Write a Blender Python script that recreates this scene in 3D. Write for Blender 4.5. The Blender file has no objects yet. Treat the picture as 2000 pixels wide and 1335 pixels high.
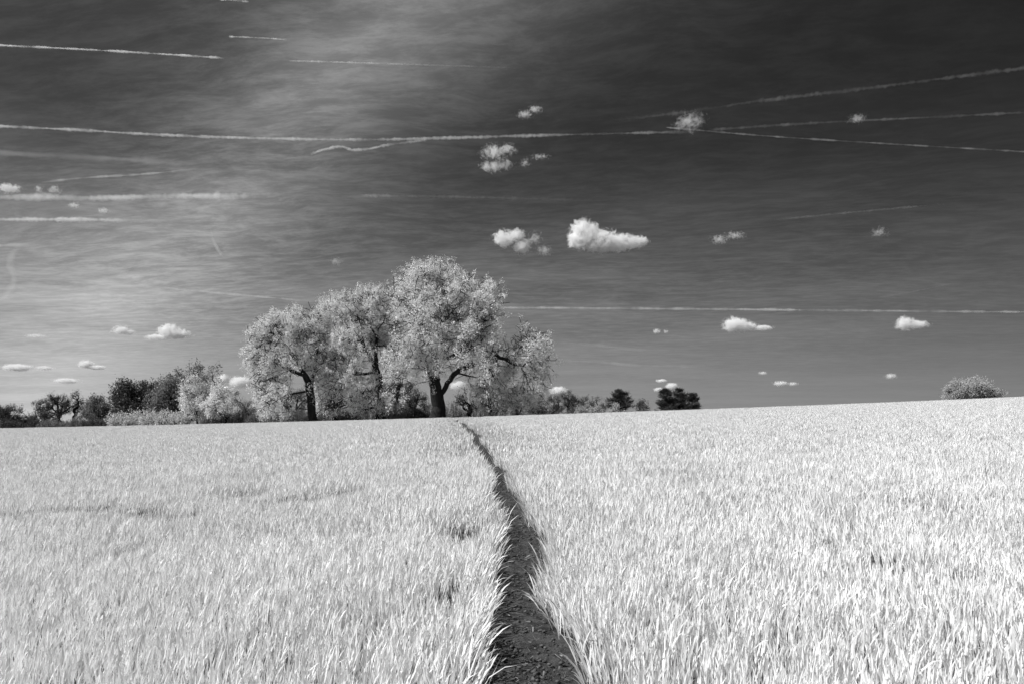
import bpy, math, random
import numpy as np

# ------------------------------------------------------------------ camera, sky, sun, exposure
sc = bpy.context.scene
F = 2000 * 24.0 / 36.0                       # focal length in photo pixels (24 mm lens)
EYE = 1.6
HORIZON = 834.0
PITCH = math.atan((HORIZON - 667.5) / F)
cam_d = bpy.data.cameras.new('camera')
cam_d.sensor_width = 36.0
cam_d.lens = 24.0
cam_d.clip_start = 0.05
cam_d.clip_end = 300000.0
cam = bpy.data.objects.new('camera', cam_d)
sc.collection.objects.link(cam)
cam.location = (0, 0, EYE)
cam.rotation_euler = (math.pi / 2 + PITCH, 0, 0)
sc.camera = cam

SUN_EL, SUN_AZ = 46.0, -106.0                 # azimuth from the view direction, clockwise
SUN_STRENGTH = 5.0
e, a = math.radians(SUN_EL), math.radians(SUN_AZ)
sun_dir = np.array([math.sin(a) * math.cos(e), math.cos(a) * math.cos(e), math.sin(e)])
sun_d = bpy.data.lights.new('sun', 'SUN')
sun_d.energy = SUN_STRENGTH
sun_d.angle = math.radians(0.5)
sun_d.color = (1, 1, 1)
sun = bpy.data.objects.new('sun', sun_d)
sc.collection.objects.link(sun)
sun.rotation_euler = (math.pi / 2 - e, 0, -a + math.pi)

sc.view_settings.view_transform = 'Standard'
sc.view_settings.look = 'None'
sc.view_settings.exposure = 0.15
sc.view_settings.gamma = 1.0
sc.view_settings.use_curve_mapping = False
sc.cycles.use_denoising = True
sc.cycles.denoiser = 'OPENIMAGEDENOISE'
sc.cycles.denoising_input_passes = 'RGB_ALBEDO_NORMAL'
sc.cycles.max_bounces = 16
sc.cycles.diffuse_bounces = 5
sc.cycles.glossy_bounces = 2
sc.cycles.transmission_bounces = 6
sc.cycles.volume_bounces = 14
sc.cycles.sample_clamp_indirect = 6.0
sc.cycles.use_adaptive_sampling = True
sc.cycles.adaptive_threshold = 0.01


def ray(px, py):
    """world direction of a photo pixel, scaled so that its y is 1"""
    xc, yc = (px - 1000.0) / F, (667.5 - py) / F
    d = np.array([xc, math.cos(PITCH) - yc * math.sin(PITCH), math.sin(PITCH) + yc * math.cos(PITCH)])
    return d / d[1]


def at(px, py, depth):
    return np.array([0, 0, EYE]) + ray(px, py) * depth


class Nodes:
    """small helper for writing node trees"""
    def __init__(self, tree):
        self.t = tree

    def node(self, kind, **kw):
        n = self.t.nodes.new(kind)
        for k, v in kw.items():
            setattr(n, k, v)
        return n

    def put(self, sock, v):
        if isinstance(v, bpy.types.NodeSocket):
            self.t.links.new(v, sock)
        elif v is not None:
            sock.default_value = v

    def m(self, op, a, b=None, c=None, clamp=False):
        n = self.node('ShaderNodeMath', operation=op, use_clamp=clamp)
        self.put(n.inputs[0], a)
        self.put(n.inputs[1], b)
        self.put(n.inputs[2], c)
        return n.outputs[0]

    def v(self, op, a, b=None):
        n = self.node('ShaderNodeVectorMath', operation=op)
        self.put(n.inputs[0], a)
        self.put(n.inputs[1], b)
        return n.outputs[1] if op in ('LENGTH', 'DOT_PRODUCT', 'DISTANCE') else n.outputs[0]

    def xyz(self, x, y, z):
        n = self.node('ShaderNodeCombineXYZ')
        for s, q in zip(n.inputs, (x, y, z)):
            self.put(s, q)
        return n.outputs[0]

    def sep(self, v):
        n = self.node('ShaderNodeSeparateXYZ')
        self.put(n.inputs[0], v)
        return n.outputs

    def noise(self, vec, scale=1.0, detail=4.0, rough=0.55, dist=0.0):
        n = self.node('ShaderNodeTexNoise')
        self.put(n.inputs['Vector'], vec)
        n.inputs['Scale'].default_value = scale
        n.inputs['Detail'].default_value = detail
        n.inputs['Roughness'].default_value = rough
        n.inputs['Distortion'].default_value = dist
        return n.outputs[0]

    def ramp(self, x, lo, hi, a=0.0, b=1.0, smooth=True):
        n = self.node('ShaderNodeMapRange')
        n.interpolation_type = 'SMOOTHSTEP' if smooth else 'LINEAR'
        for s, q in zip(n.inputs[:5], (x, lo, hi, a, b)):
            self.put(s, q)
        return n.outputs[0]

    def curve(self, x, pts):
        n = self.node('ShaderNodeFloatCurve')
        c = n.mapping.curves[0]
        while len(c.points) < len(pts):
            c.points.new(0.5, 0.5)
        for p, (u, w) in zip(c.points, pts):
            p.location = (u, w)
            p.handle_type = 'AUTO_CLAMPED'
        n.mapping.update()
        self.put(n.inputs['Value'], x)
        n.inputs['Factor'].default_value = 1.0
        return n.outputs[0]


# --- the sky as infra-red film sees it: long-wave channel of the clear sky, cirrus in a plane high above
world = bpy.data.worlds.new('World')
sc.world = world
world.use_nodes = True
N = Nodes(world.node_tree)
bg = world.node_tree.nodes['Background']
sky = N.node('ShaderNodeTexSky', sky_type='NISHITA')
sky.sun_disc = False
sky.sun_elevation = e
sky.sun_rotation = a
sky.altitude = 60
sky.air_density = 1.0
sky.dust_density = 0.6
sepc = N.node('ShaderNodeSeparateColor')
N.put(sepc.inputs[0], sky.outputs[0])
base = N.m('MULTIPLY', N.m('POWER', sepc.outputs[0], 1.5), 0.15)
tc = N.node('ShaderNodeTexCoord')
dx, dy, dz = N.sep(tc.outputs['Generated'])
dzc = N.m('ADD', N.m('MAXIMUM', dz, 0.0), 0.05)
X = N.m('DIVIDE', dx, dzc)                   # point where the ray meets the cirrus sheet (altitude 1)
Y = N.m('DIVIDE', dy, dzc)


def plane(px, py):
    d = ray(px, py)
    d = d / np.linalg.norm(d)
    return d[0] / (d[2] + 0.05), d[1] / (d[2] + 0.05)


P = N.xyz(X, Y, 0.0)
ca_, sa_ = math.cos(-0.16), math.sin(-0.16)     # the fibres run a little askew
PR = N.xyz(N.m('ADD', N.m('MULTIPLY', X, ca_), N.m('MULTIPLY', Y, sa_)), N.m('SUBTRACT', N.m('MULTIPLY', Y, ca_), N.m('MULTIPLY', X, sa_)), 0.0)
w1 = N.noise(PR, 0.55, 4, 0.55)
w2 = N.noise(N.v('ADD', PR, (7.3, 2.1, 0)), 0.55, 4, 0.55)
PW = N.v('ADD', PR, N.v('MULTIPLY', N.xyz(w1, w2, 0.0), (0.7, 0.5, 0)))
fib = N.noise(N.v('MULTIPLY', PW, (1.0, 2.6, 1)), 5.5, 12, 0.74, 0.15)      # fine fibres
fib2 = N.noise(N.v('MULTIPLY', PW, (0.6, 1.1, 1)), 0.9, 7, 0.60)           # broad streaks
(ax_, ay_), (bx_, by_) = plane(270, 560), plane(725, 60)
nx, ny = -(by_ - ay_), (bx_ - ax_)
nl = math.hypot(nx, ny)
nx, ny = nx / nl, ny / nl
dist = N.m('ADD', N.m('MULTIPLY', X, nx), N.m('ADD', N.m('MULTIPLY', Y, ny), -(nx * ax_ + ny * ay_)))
wide = N.m('ADD', 0.10, N.m('MULTIPLY', N.m('ABSOLUTE', Y), 0.11))
bd = N.m('ADD', N.m('DIVIDE', dist, wide), N.m('MULTIPLY', N.m('SUBTRACT', fib2, 0.5), 1.1))
band = N.m('POWER', 2.718, N.m('MULTIPLY', -1.0, N.m('POWER', N.m('ABSOLUTE', bd), 1.7)))
# the cirrus deck thins out towards one side of the sky
side = N.ramp(N.m('DIVIDE', X, N.m('MAXIMUM', N.m('ABSOLUTE', Y), 0.4)), -0.75, 0.95, 1.0, 0.0, False)
low = N.ramp(dz, 0.0, 0.40, 1.0, 0.0)
streak = N.ramp(fib2, 0.36, 0.66)
fine = N.ramp(fib, 0.36, 0.70)
tex = N.m('ADD', N.m('MULTIPLY', streak, 0.45), N.m('MULTIPLY', fine, 0.55))
calm = N.ramp(dz, 0.03, 0.22, 0.35, 1.0)
texv = N.m('ADD', 0.42, N.m('MULTIPLY', N.m('SUBTRACT', tex, 0.42), calm))
veil = N.m('MULTIPLY', N.m('ADD', 0.085, N.m('MULTIPLY', side, 0.37)), N.m('ADD', 0.50, N.m('MULTIPLY', texv, 0.72)))
veil = N.m('MULTIPLY', veil, N.m('ADD', 0.20, N.m('MULTIPLY', low, 1.45)))
bandv = N.m('MULTIPLY', N.m('MULTIPLY', band, 0.34), N.m('ADD', 0.45, N.m('MULTIPLY', texv, 0.9)))
alpha = N.m('ADD', veil, bandv, clamp=True)
CIRRUS = 10.8
total = N.m('ADD', N.m('MULTIPLY', base, N.m('SUBTRACT', 1.0, alpha)), N.m('MULTIPLY', alpha, CIRRUS))
cc = N.xyz(total, total, total)
N.put(bg.inputs[0], cc)
bg.inputs[1].default_value = 0.05

# ------------------------------------------------------------------ helpers
rng = np.random.default_rng(11)
root_coll = sc.collection


def grey(v):
    return (v, v, v, 1.0)


def new_mat(name):
    m = bpy.data.materials.new(name)
    m.use_nodes = True
    m.node_tree.nodes.clear()
    k = Nodes(m.node_tree)
    out = k.node('ShaderNodeOutputMaterial')
    return m, k, out


def leaf_mat(name, refl, trans, var=0.25, gloss=0.04, scale=1.2):
    """thin leaf: reflects and lets light through; varies from leaf to leaf and spray to spray"""
    m, k, out = new_mat(name)
    geo = k.node('ShaderNodeNewGeometry')
    tco = k.node('ShaderNodeTexCoord')
    r = geo.outputs['Random Per Island']
    n = k.noise(tco.outputs['Object'], scale, 3)
    f = k.m('ADD', k.m('MULTIPLY', k.m('SUBTRACT', r, 0.5), var), k.m('MULTIPLY', k.m('SUBTRACT', n, 0.5), var))
    f = k.m('ADD', f, 1.0)
    c1 = k.m('MULTIPLY', f, refl)
    c2 = k.m('MULTIPLY', f, trans)
    d = k.node('ShaderNodeBsdfDiffuse')
    k.put(d.inputs[0], k.xyz(c1, c1, c1))
    t = k.node('ShaderNodeBsdfTranslucent')
    k.put(t.inputs[0], k.xyz(c2, c2, c2))
    s = k.node('ShaderNodeAddShader')
    k.put(s.inputs[0], d.outputs[0])
    k.put(s.inputs[1], t.outputs[0])
    g = k.node('ShaderNodeBsdfGlossy')
    g.inputs['Roughness'].default_value = 0.45
    g.inputs['Color'].default_value = grey(1.0)
    mx = k.node('ShaderNodeMixShader')
    mx.inputs[0].default_value = gloss
    k.put(mx.inputs[1], s.outputs[0])
    k.put(mx.inputs[2], g.outputs[0])
    k.put(out.inputs[0], mx.outputs[0])
    return m


def bark_mat(name, v):
    m, k, out = new_mat(name)
    tco = k.node('ShaderNodeTexCoord')
    n = k.noise(k.v('MULTIPLY', tco.outputs['Object'], (3, 3, 0.6)), 2.0, 6, 0.65)
    c = k.m('MULTIPLY', k.m('ADD', 0.45, n), v)
    p = k.node('ShaderNodeBsdfPrincipled')
    k.put(p.inputs['Base Color'], k.xyz(c, c, c))
    p.inputs['Roughness'].default_value = 0.9
    p.inputs['Specular IOR Level'].default_value = 0.15
    b = k.node('ShaderNodeBump')
    b.inputs['Strength'].default_value = 0.9
    b.inputs['Distance'].default_value = 0.06
    k.put(b.inputs['Height'], n)
    k.put(p.inputs['Normal'], b.outputs[0])
    k.put(out.inputs[0], p.outputs[0])
    return m


def soil_mat(name, v, scale=6.0, bump=0.03):
    m, k, out = new_mat(name)
    tco = k.node('ShaderNodeTexCoord')
    n1 = k.noise(tco.outputs['Object'], scale, 8, 0.65)
    n2 = k.noise(tco.outputs['Object'], scale * 9, 5, 0.7)
    n = k.m('ADD', k.m('MULTIPLY', n1, 0.6), k.m('MULTIPLY', n2, 0.4))
    c = k.m('MULTIPLY', k.ramp(n, 0.32, 0.68, 0.3, 1.9), v)
    p = k.node('ShaderNodeBsdfPrincipled')
    k.put(p.inputs['Base Color'], k.xyz(c, c, c))
    p.inputs['Roughness'].default_value = 0.95
    p.inputs['Specular IOR Level'].default_value = 0.1
    b = k.node('ShaderNodeBump')
    b.inputs['Strength'].default_value = 1.0
    b.inputs['Distance'].default_value = bump
    k.put(b.inputs['Height'], n)
    k.put(p.inputs['Normal'], b.outputs[0])
    k.put(out.inputs[0], p.outputs[0])
    return m


def mesh_from(name, verts, loops, starts, totals, mat, smooth=False):
    me = bpy.data.meshes.new(name)
    verts = np.asarray(verts, np.float32)
    me.vertices.add(len(verts))
    me.vertices.foreach_set('co', verts.ravel())
    me.loops.add(len(loops))
    me.loops.foreach_set('vertex_index', np.asarray(loops, np.int32))
    me.polygons.add(len(starts))
    me.polygons.foreach_set('loop_start', np.asarray(starts, np.int32))
    me.update(calc_edges=True)
    if mat:
        me.materials.append(mat)
    if smooth:
        me.polygons.foreach_set('use_smooth', np.ones(len(starts), bool))
    me.update()
    return me


def mesh_quads(name, verts, faces, mat, smooth=False):
    """faces: (n, k) index array, all the same size"""
    faces = np.asarray(faces, np.int32)
    n, k = faces.shape
    return mesh_from(name, verts, faces.ravel(), np.arange(n) * k, None, mat, smooth)


def mesh_mixed(name, verts, face_sets, mat, smooth=False):
    loops = np.concatenate([np.asarray(f, np.int32).ravel() for f in face_sets])
    tot = np.concatenate([np.full(len(f), f.shape[1]) for f in face_sets])
    st = np.concatenate([[0], np.cumsum(tot)[:-1]])
    return mesh_from(name, verts, loops, st, tot, mat, smooth)


def link(name, me, parent=None, loc=None):
    o = bpy.data.objects.new(name, me)
    root_coll.objects.link(o)
    if parent is not None:
        o.parent = parent
    if loc is not None:
        o.location = loc
    return o


def tag(o, label=None, cat=None, group=None, kind=None):
    if label:
        o['label'] = label
    if cat:
        o['category'] = cat
    if group:
        o['group'] = group
    if kind:
        o['kind'] = kind
    return o


def wobble(x, y, seed, scale, octaves=3):
    """cheap smooth 2-D noise, about -1..1"""
    r = np.random.default_rng(seed)
    s = 0.0
    amp = 1.0
    tot = 0.0
    f = 1.0 / scale
    for _ in range(octaves):
        for _ in range(3):
            th = r.uniform(0, 2 * math.pi)
            ff = f * r.uniform(0.7, 1.4)
            s = s + amp * np.sin((x * math.cos(th) + y * math.sin(th)) * ff * 2 * math.pi + r.uniform(0, 6.28))
            tot += amp * 0.6
        amp *= 0.55
        f *= 2.1
    return s / tot


# ------------------------------------------------------------------ terrain
KA, KB, KX, KQ = 0.0596, 3.31e-4, 0.0305, 1.2e-4


def ground_h(x, y):
    x = np.asarray(x, float)
    y = np.asarray(y, float)
    yc = np.clip(y, -60, 150)
    xc = np.clip(x, -140, 140)
    h = KA * yc - KB * yc * yc + KX * xc + KQ * xc * xc * np.clip(yc / 60.0, 0, 1)
    r = np.hypot(x, y)
    w = np.clip((r - 190) / 260, 0, 1)
    w = w * w * (3 - 2 * w)
    return h * (1 - w) - 6.0 * w


def on_ground(px, py):
    """first hit of a pixel's ray with the bare ground"""
    d = ray(px, py)
    t = np.linspace(2.0, 140, 60000)
    z = EYE + d[2] * t
    hit = np.where(z <= ground_h(d[0] * t, t))[0]
    if len(hit) == 0:
        return None
    return np.array([d[0] * t[hit[0]], t[hit[0]]])


MAT_SOIL = soil_mat('field_soil', 0.10, 3.0, 0.03)
MAT_PATH = soil_mat('trodden_soil', 0.062, 12.0, 0.03)


def axis(inner, step, outer):
    a_ = list(np.arange(-inner, inner + 1e-6, step))
    v_ = inner
    s_ = step
    while v_ < outer:
        s_ *= 1.28
        v_ += s_
        a_ = [-v_] + a_ + [v_]
    return np.array(a_)


gx = axis(150, 2.0, 60000)
gy = axis(150, 2.0, 60000)
GX, GY = np.meshgrid(gx, gy)
GZ = ground_h(GX, GY)
nxg, nyg = len(gx), len(gy)
idx = np.arange(nxg * nyg).reshape(nyg, nxg)
gf = np.stack([idx[:-1, :-1], idx[:-1, 1:], idx[1:, 1:], idx[1:, :-1]], -1).reshape(-1, 4)
ground = link('ground', mesh_quads('ground', np.stack([GX, GY, GZ], -1).reshape(-1, 3), gf, MAT_SOIL, True))
tag(ground, 'dark bare soil under the wheat field and the trees beyond', kind='structure')

# ------------------------------------------------------------------ the trodden path
path_px = [(1046, 1420), (1038, 1335), (1026, 1270), (1012, 1210), (1006, 1160), (1018, 1105), (1016, 1060), (1002, 1015),
           (978, 965), (960, 925), (946, 893), (934, 872), (922, 852), (903, 832), (888, 817)]
pp = [on_ground(*q) for q in path_px]
pp = [q for q in pp if q is not None]
last = pp[-1]
pp = [np.array([0.25, -6.0]), np.array([0.18, 0.0])] + pp + [last + np.array([-1.2, 12.0]), last + np.array([-1.5, 40.0])]
pp = np.array(pp)


def resample(p, step):
    # Catmull-Rom through the points
    out = []
    q = np.vstack([2 * p[0] - p[1], p, 2 * p[-1] - p[-2]])
    for i in range(1, len(q) - 2):
        n = max(2, int(np.linalg.norm(q[i + 1] - q[i]) / step))
        t = np.linspace(0, 1, n, endpoint=False)[:, None]
        out.append(0.5 * (2 * q[i] + (q[i + 1] - q[i - 1]) * t + (2 * q[i - 1] - 5 * q[i] + 4 * q[i + 1] - q[i + 2]) * t ** 2
                          + (-q[i - 1] + 3 * q[i] - 3 * q[i + 1] + q[i + 2]) * t ** 3))
    return np.vstack(out)


path_c = resample(pp, 0.05)
path_c[:, 0] += np.clip((path_c[:, 1] - 5) / 8, 0, 1) * (0.045 * np.sin(path_c[:, 1] * 1.15) + 0.05 * np.sin(path_c[:, 1] * 0.53 + 1) + 0.012 * np.sin(path_c[:, 1] * 2.9 + 2))
PATH_HALF = 0.225


def path_side(x, y):
    """signed distance from the path's middle (right of it positive), by the middle line's x at the same y"""
    cx = np.interp(y, path_c[:, 1], path_c[:, 0])
    dxdy = np.interp(y, path_c[:-1, 1], np.diff(path_c[:, 0]) / np.maximum(np.diff(path_c[:, 1]), 1e-3))
    return (x - cx) / np.sqrt(1 + dxdy ** 2)


def path_half(y):
    return PATH_HALF + 0.035 * np.sin(y * 2.1 + 0.6) + 0.025 * np.sin(y * 4.7) + 0.02 * np.sin(y * 9.1 + 2) + 0.09 * np.clip((5.6 - y) / 2.2, 0, 1) - 0.045 * np.clip((y - 6) / 6, 0, 1) + 0.02 * np.clip((y - 10) / 25, 0, 1)


ys = np.concatenate([np.arange(-4, 2.5, 0.1), np.arange(2.5, 12, 0.016), np.arange(12, 30, 0.06), np.arange(30, 95, 0.25)])
us = np.linspace(-0.75, 0.75, 70)
YY, UU = np.meshgrid(ys, us, indexing='ij')
XX = np.interp(YY, path_c[:, 1], path_c[:, 0]) + UU
from mathutils import noise as mnoise, Vector
clod = np.array([0.035 * mnoise.fractal(Vector((px_ * 3.2, py_ * 5.5, 0.3)), 0.9, 2.1, 5) + 0.012 * mnoise.turbulence(Vector((px_ * 16, py_ * 24, 3.1)), 3, False)
                 for px_, py_ in zip(XX.ravel(), YY.ravel())]).reshape(XX.shape) - 0.006
ZZ = ground_h(XX, YY) + 0.022 + np.maximum(clod, -0.014)
pid = np.arange(XX.size).reshape(XX.shape)
pf = np.stack([pid[:-1, :-1], pid[:-1, 1:], pid[1:, 1:], pid[1:, :-1]], -1).reshape(-1, 4)
path = link('path', mesh_quads('path', np.stack([XX, YY, ZZ], -1).reshape(-1, 3), pf, MAT_PATH, True))
tag(path, 'narrow dark trodden soil path winding through the wheat to the trees', kind='structure')

# loose crumbs of soil on the path: too many and too small to count
ncl = 9000
cy = 2.6 + 20 * rng.random(ncl) ** 1.7
cu = rng.normal(0, 0.20, ncl)
cx = np.interp(cy, path_c[:, 1], path_c[:, 0]) + cu
cr = 0.003 + 0.014 * rng.random(ncl) ** 4
ico = np.array([(0, 0, 1), (.9, 0, .45), (.28, .85, .45), (-.72, .53, .45), (-.72, -.53, .45), (.28, -.85, .45), (0, 0, -1.0)])
icf = np.array([(0, 1, 2), (0, 2, 3), (0, 3, 4), (0, 4, 5), (0, 5, 1), (6, 2, 1), (6, 3, 2), (6, 4, 3), (6, 5, 4), (6, 1, 5)])
jit = 1 + rng.uniform(-0.35, 0.35, (ncl, 7, 3))
cv = ico[None] * jit * cr[:, None, None] * np.array([1.2, 1.0, 0.7])
cv += np.stack([cx, cy, ground_h(cx, cy) + 0.028], -1)[:, None, :]
cf = (icf[None] + (np.arange(ncl) * 7)[:, None, None]).reshape(-1, 3)
crumbs = link('soil_crumbs', mesh_quads('soil_crumbs', cv.reshape(-1, 3), cf, soil_mat('crumb_soil', 0.085, 30.0, 0.004)))
tag(crumbs, 'crumbs and small clods of dark soil scattered on the path', 'soil', kind='stuff')


# bits of dead leaf and straw trodden into the path
nst_ = 1500
sy_ = 2.6 + 22 * rng.random(nst_) ** 1.6
su_ = rng.normal(0, 0.22, nst_)
sx_ = np.interp(sy_, path_c[:, 1], path_c[:, 0]) + su_
sa2 = rng.uniform(0, 6.283, nst_)
sl_ = rng.uniform(0.006, 0.03, nst_)
sw_ = rng.uniform(0.001, 0.004, nst_)
c0 = np.stack([sx_, sy_, ground_h(sx_, sy_) + 0.045 + rng.uniform(0, 0.012, nst_)], -1)
dv_ = np.stack([np.cos(sa2) * sl_, np.sin(sa2) * sl_, rng.normal(0, .25, nst_) * sl_], -1)
wv_ = np.stack([-np.sin(sa2) * sw_, np.cos(sa2) * sw_, rng.normal(0, .4, nst_) * sw_], -1)
sv_ = np.stack([c0 - dv_ - wv_, c0 + dv_ - wv_ * 0.4, c0 + dv_ + wv_ * 0.4, c0 - dv_ + wv_], 1).reshape(-1, 3)
straw = link('straw_litter', mesh_quads('straw_litter', sv_, np.arange(4 * nst_).reshape(-1, 4), leaf_mat('dead_straw', 0.20, 0.06, 0.9, 0.02, 3.0)))
tag(straw, 'scraps of pale dead leaf and straw trodden into the path', 'straw', kind='stuff')


# ------------------------------------------------------------------ wheat
def blades(bx, by, bz, L, Wd, az, t0, t1, face, twist, levels, prof, out_v, out_f, off):
    """lance-shaped leaves: arrays over n leaves; levels = heights along the leaf, prof = width there"""
    n = len(bx)
    lv = np.asarray(levels)
    k = len(lv)
    pos = np.zeros((n, k, 3))
    steps = 14
    ts = np.linspace(0, 1, steps + 1)
    cur = np.stack([bx, by, bz], -1)
    samp = np.zeros((n, steps + 1, 3))
    tang = np.zeros((n, steps + 1, 3))
    for i, t in enumerate(ts):
        th = t0 + (t1 - t0) * t ** 1.8
        d = np.stack([np.sin(th) * np.cos(az), np.sin(th) * np.sin(az), np.cos(th)], -1)
        if i:
            cur = cur + d * (L / steps)[:, None]
        samp[:, i] = cur
        tang[:, i] = d
    res = []
    for j, t in enumerate(lv):
        q = t * steps
        i0 = min(int(q), steps - 1)
        fr = q - i0
        p = samp[:, i0] * (1 - fr) + samp[:, i0 + 1] * fr
        d = tang[:, i0] * (1 - fr) + tang[:, i0 + 1] * fr
        ps = face + twist * t
        w = np.stack([np.cos(ps), np.sin(ps), np.zeros(n)], -1)
        w -= d * np.sum(w * d, -1, keepdims=True)
        w /= np.maximum(np.linalg.norm(w, axis=-1, keepdims=True), 1e-4)
        hw = (Wd * prof[j] * 0.5)[:, None]
        if prof[j] > 0:
            res.append(p - w * hw)
            res.append(p + w * hw)
        else:
            res.append(p)
    V = np.stack(res, 1)
    m = V.shape[1]
    base_i = off + np.arange(n) * m
    quads, tris = [], []
    for j in range(k - 1):
        a0, b0 = 2 * j, 2 * j + 1
        if prof[j + 1] > 0:
            quads.append(np.stack([base_i + a0, base_i + b0, base_i + b0 + 2, base_i + a0 + 2], -1))
        else:
            tris.append(np.stack([base_i + a0, base_i + b0, base_i + a0 + 2], -1))
    out_v.append(V.reshape(-1, 3))
    out_f[0].extend(quads)
    out_f[1].extend(tris)
    return off + n * m


def crop_height(x, y):
    """stand height factor: sown a little unevenly, thin where wheels passed and in a few lodged patches"""
    f = 1.0 + 0.06 * wobble(x, y, 21, 5.0, 3) + 0.05 * wobble(x, y, 22, 1.2, 2)
    return f


dents = []          # (x, y, rx, ry, depth) places where the crop is thin and low
for (qx, qy, rx, ry, dp) in [(40, 1003, 55, 5, .55), (110, 997, 60, 5, .55), (185, 995, 50, 5, .5), (270, 1000, 45, 7, .6), (300, 1006, 30, 6, .6),
                             (345, 1012, 40, 7, .4), (480, 966, 50, 5, .45), (560, 978, 50, 5, .35), (600, 975, 40, 5, .4), (660, 962, 50, 6, .4),
                             (1610, 1072, 30, 9, .45), (1730, 1118, 45, 11, .55), (1850, 998, 40, 6, .45), (1770, 992, 40, 6, .25), (1880, 1140, 40, 9, .4),
                             (1660, 1045, 30, 6, .3), (905, 1045, 30, 14, .5), (870, 1180, 30, 16, .4), (250, 1090, 20, 6, .35)]:
    g = on_ground(qx, qy + 14)
    if g is None:
        continue
    g2 = on_ground(qx + rx, qy + 14)
    g3 = on_ground(qx, qy + 14 - ry)
    dents.append((g[0], g[1], abs(g2[0] - g[0]), max(abs(g3[1] - g[1]) * 1.6, 0.32), dp))


def dent(x, y):
    f = np.zeros_like(x)
    for (a0, b0, r0, r1, dp) in dents:
        f = np.maximum(f, min(1.0, dp * 2.2) * np.exp(-((x - a0) / r0) ** 2 - ((y - b0) / r1) ** 2))
    return f


wv, wf, woff = [], ([], []), 0
R_NEAR, R_MID, R_FAR = 7.0, 15.0, 15.0
HF = 0.80                                     # half width of the densely built wedge per metre of depth


def scatter(n, y0, y1, margin):
    """n points spread evenly over the wedge between two depths"""
    u = rng.random(n)
    # area grows with (HF*y + margin)
    A = lambda q: HF * q * q / 2 + margin * q
    tgt = A(y0) + u * (A(y1) - A(y0))
    y = (-margin + np.sqrt(margin ** 2 + 2 * HF * tgt)) / HF
    x = rng.uniform(-1, 1, n) * (HF * y + margin)
    return x, y


def add_stand(x, y, hmean, wmean, levels, prof, clump):
    """x, y: shoot positions; 'clump' leaves per shoot"""
    global woff
    s = path_side(x, y)
    ph = path_half(y)
    keep = np.abs(s) > ph * (0.85 + 0.3 * rng.random(len(x)))
    dn = dent(x, y)
    keep &= rng.random(len(x)) > dn * 0.8
    x, y, s, ph, dn = x[keep], y[keep], s[keep], ph[keep], dn[keep]
    hs = crop_height(x, y) * (1 - 0.55 * dn) * rng.normal(1.0, 0.09, len(x))
    lean_az = 0.5 * wobble(x, y, 31, 3.0, 2) * math.pi
    lean_t = 0.10 + 0.10 * np.abs(wobble(x, y, 32, 2.0, 2))
    for c in range(clump):
        n = len(x)
        gap = np.abs(s) - ph
        edge = np.exp(-np.maximum(gap, 0) / 0.14)
        az = rng.uniform(0, 2 * math.pi, n)
        t0 = np.abs(rng.normal(0.10, 0.07, n))
        t1 = np.abs(rng.normal(0.45, 0.28, n))
        stray = rng.random(n) < 0.06
        t1 = np.where(stray, t1 + rng.uniform(0.3, 1.0, n), t1)
        # blend in the common lean
        vx = np.cos(az) * t1 * 0.8 + np.cos(lean_az) * lean_t * 0.9 + 0.03
        vy = np.sin(az) * t1 * 0.8 + np.sin(lean_az) * lean_t * 0.9
        # shoots beside the path flop over it
        pull = edge * rng.uniform(0.0, 1.2, n) * np.clip(1.15 - y / 30, 0.3, 1)
        vx = vx + (-np.sign(s)) * pull
        vy = vy - 0.25 * pull * rng.normal(0, 1, n)
        az2 = np.arctan2(vy, vx)
        t1b = np.clip(np.hypot(vx, vy), 0, 1.9)
        t0b = np.clip(t0 + 0.25 * pull, 0, 0.7)
        L = hmean * hs * rng.uniform(0.72, 1.15, n) * (1 + 0.35 * edge)
        Wd = wmean * rng.uniform(0.65, 1.3, n)
        jx = rng.normal(0, 0.012, n)
        jy = rng.normal(0, 0.012, n)
        bx, by = x + jx, y + jy
        woff = blades(bx, by, ground_h(bx, by), L, Wd, az2, t0b, t1b, rng.uniform(0, math.pi, n), rng.normal(0, 0.9, n),
                      levels, prof, wv, wf, woff)


x, y = scatter(50000, 1.6, R_NEAR, 1.2)
add_stand(x, y, 0.205, 0.0094, [0.2, 0.58, 0.82, 1.0], [0.36, 1.0, 0.8, 0], 2)
x, y = scatter(195000, R_NEAR, R_MID, 1.2)
add_stand(x, y, 0.205, 0.0115, [0.25, 0.68, 1.0], [0.4, 1.0, 0], 1)
R_MID = R_FAR
# both verges of the path on to the brow
n = 60000
y = R_MID + (95 - R_MID) * rng.random(n) ** 1.3
x = np.interp(y, path_c[:, 1], path_c[:, 0]) + rng.uniform(-2.0, 2.0, n)
add_stand(x, y, 0.205, 0.017, [0.35, 0.7, 1.0], [0.4, 1.0, 0], 1)

wverts = np.concatenate(wv)
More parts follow.
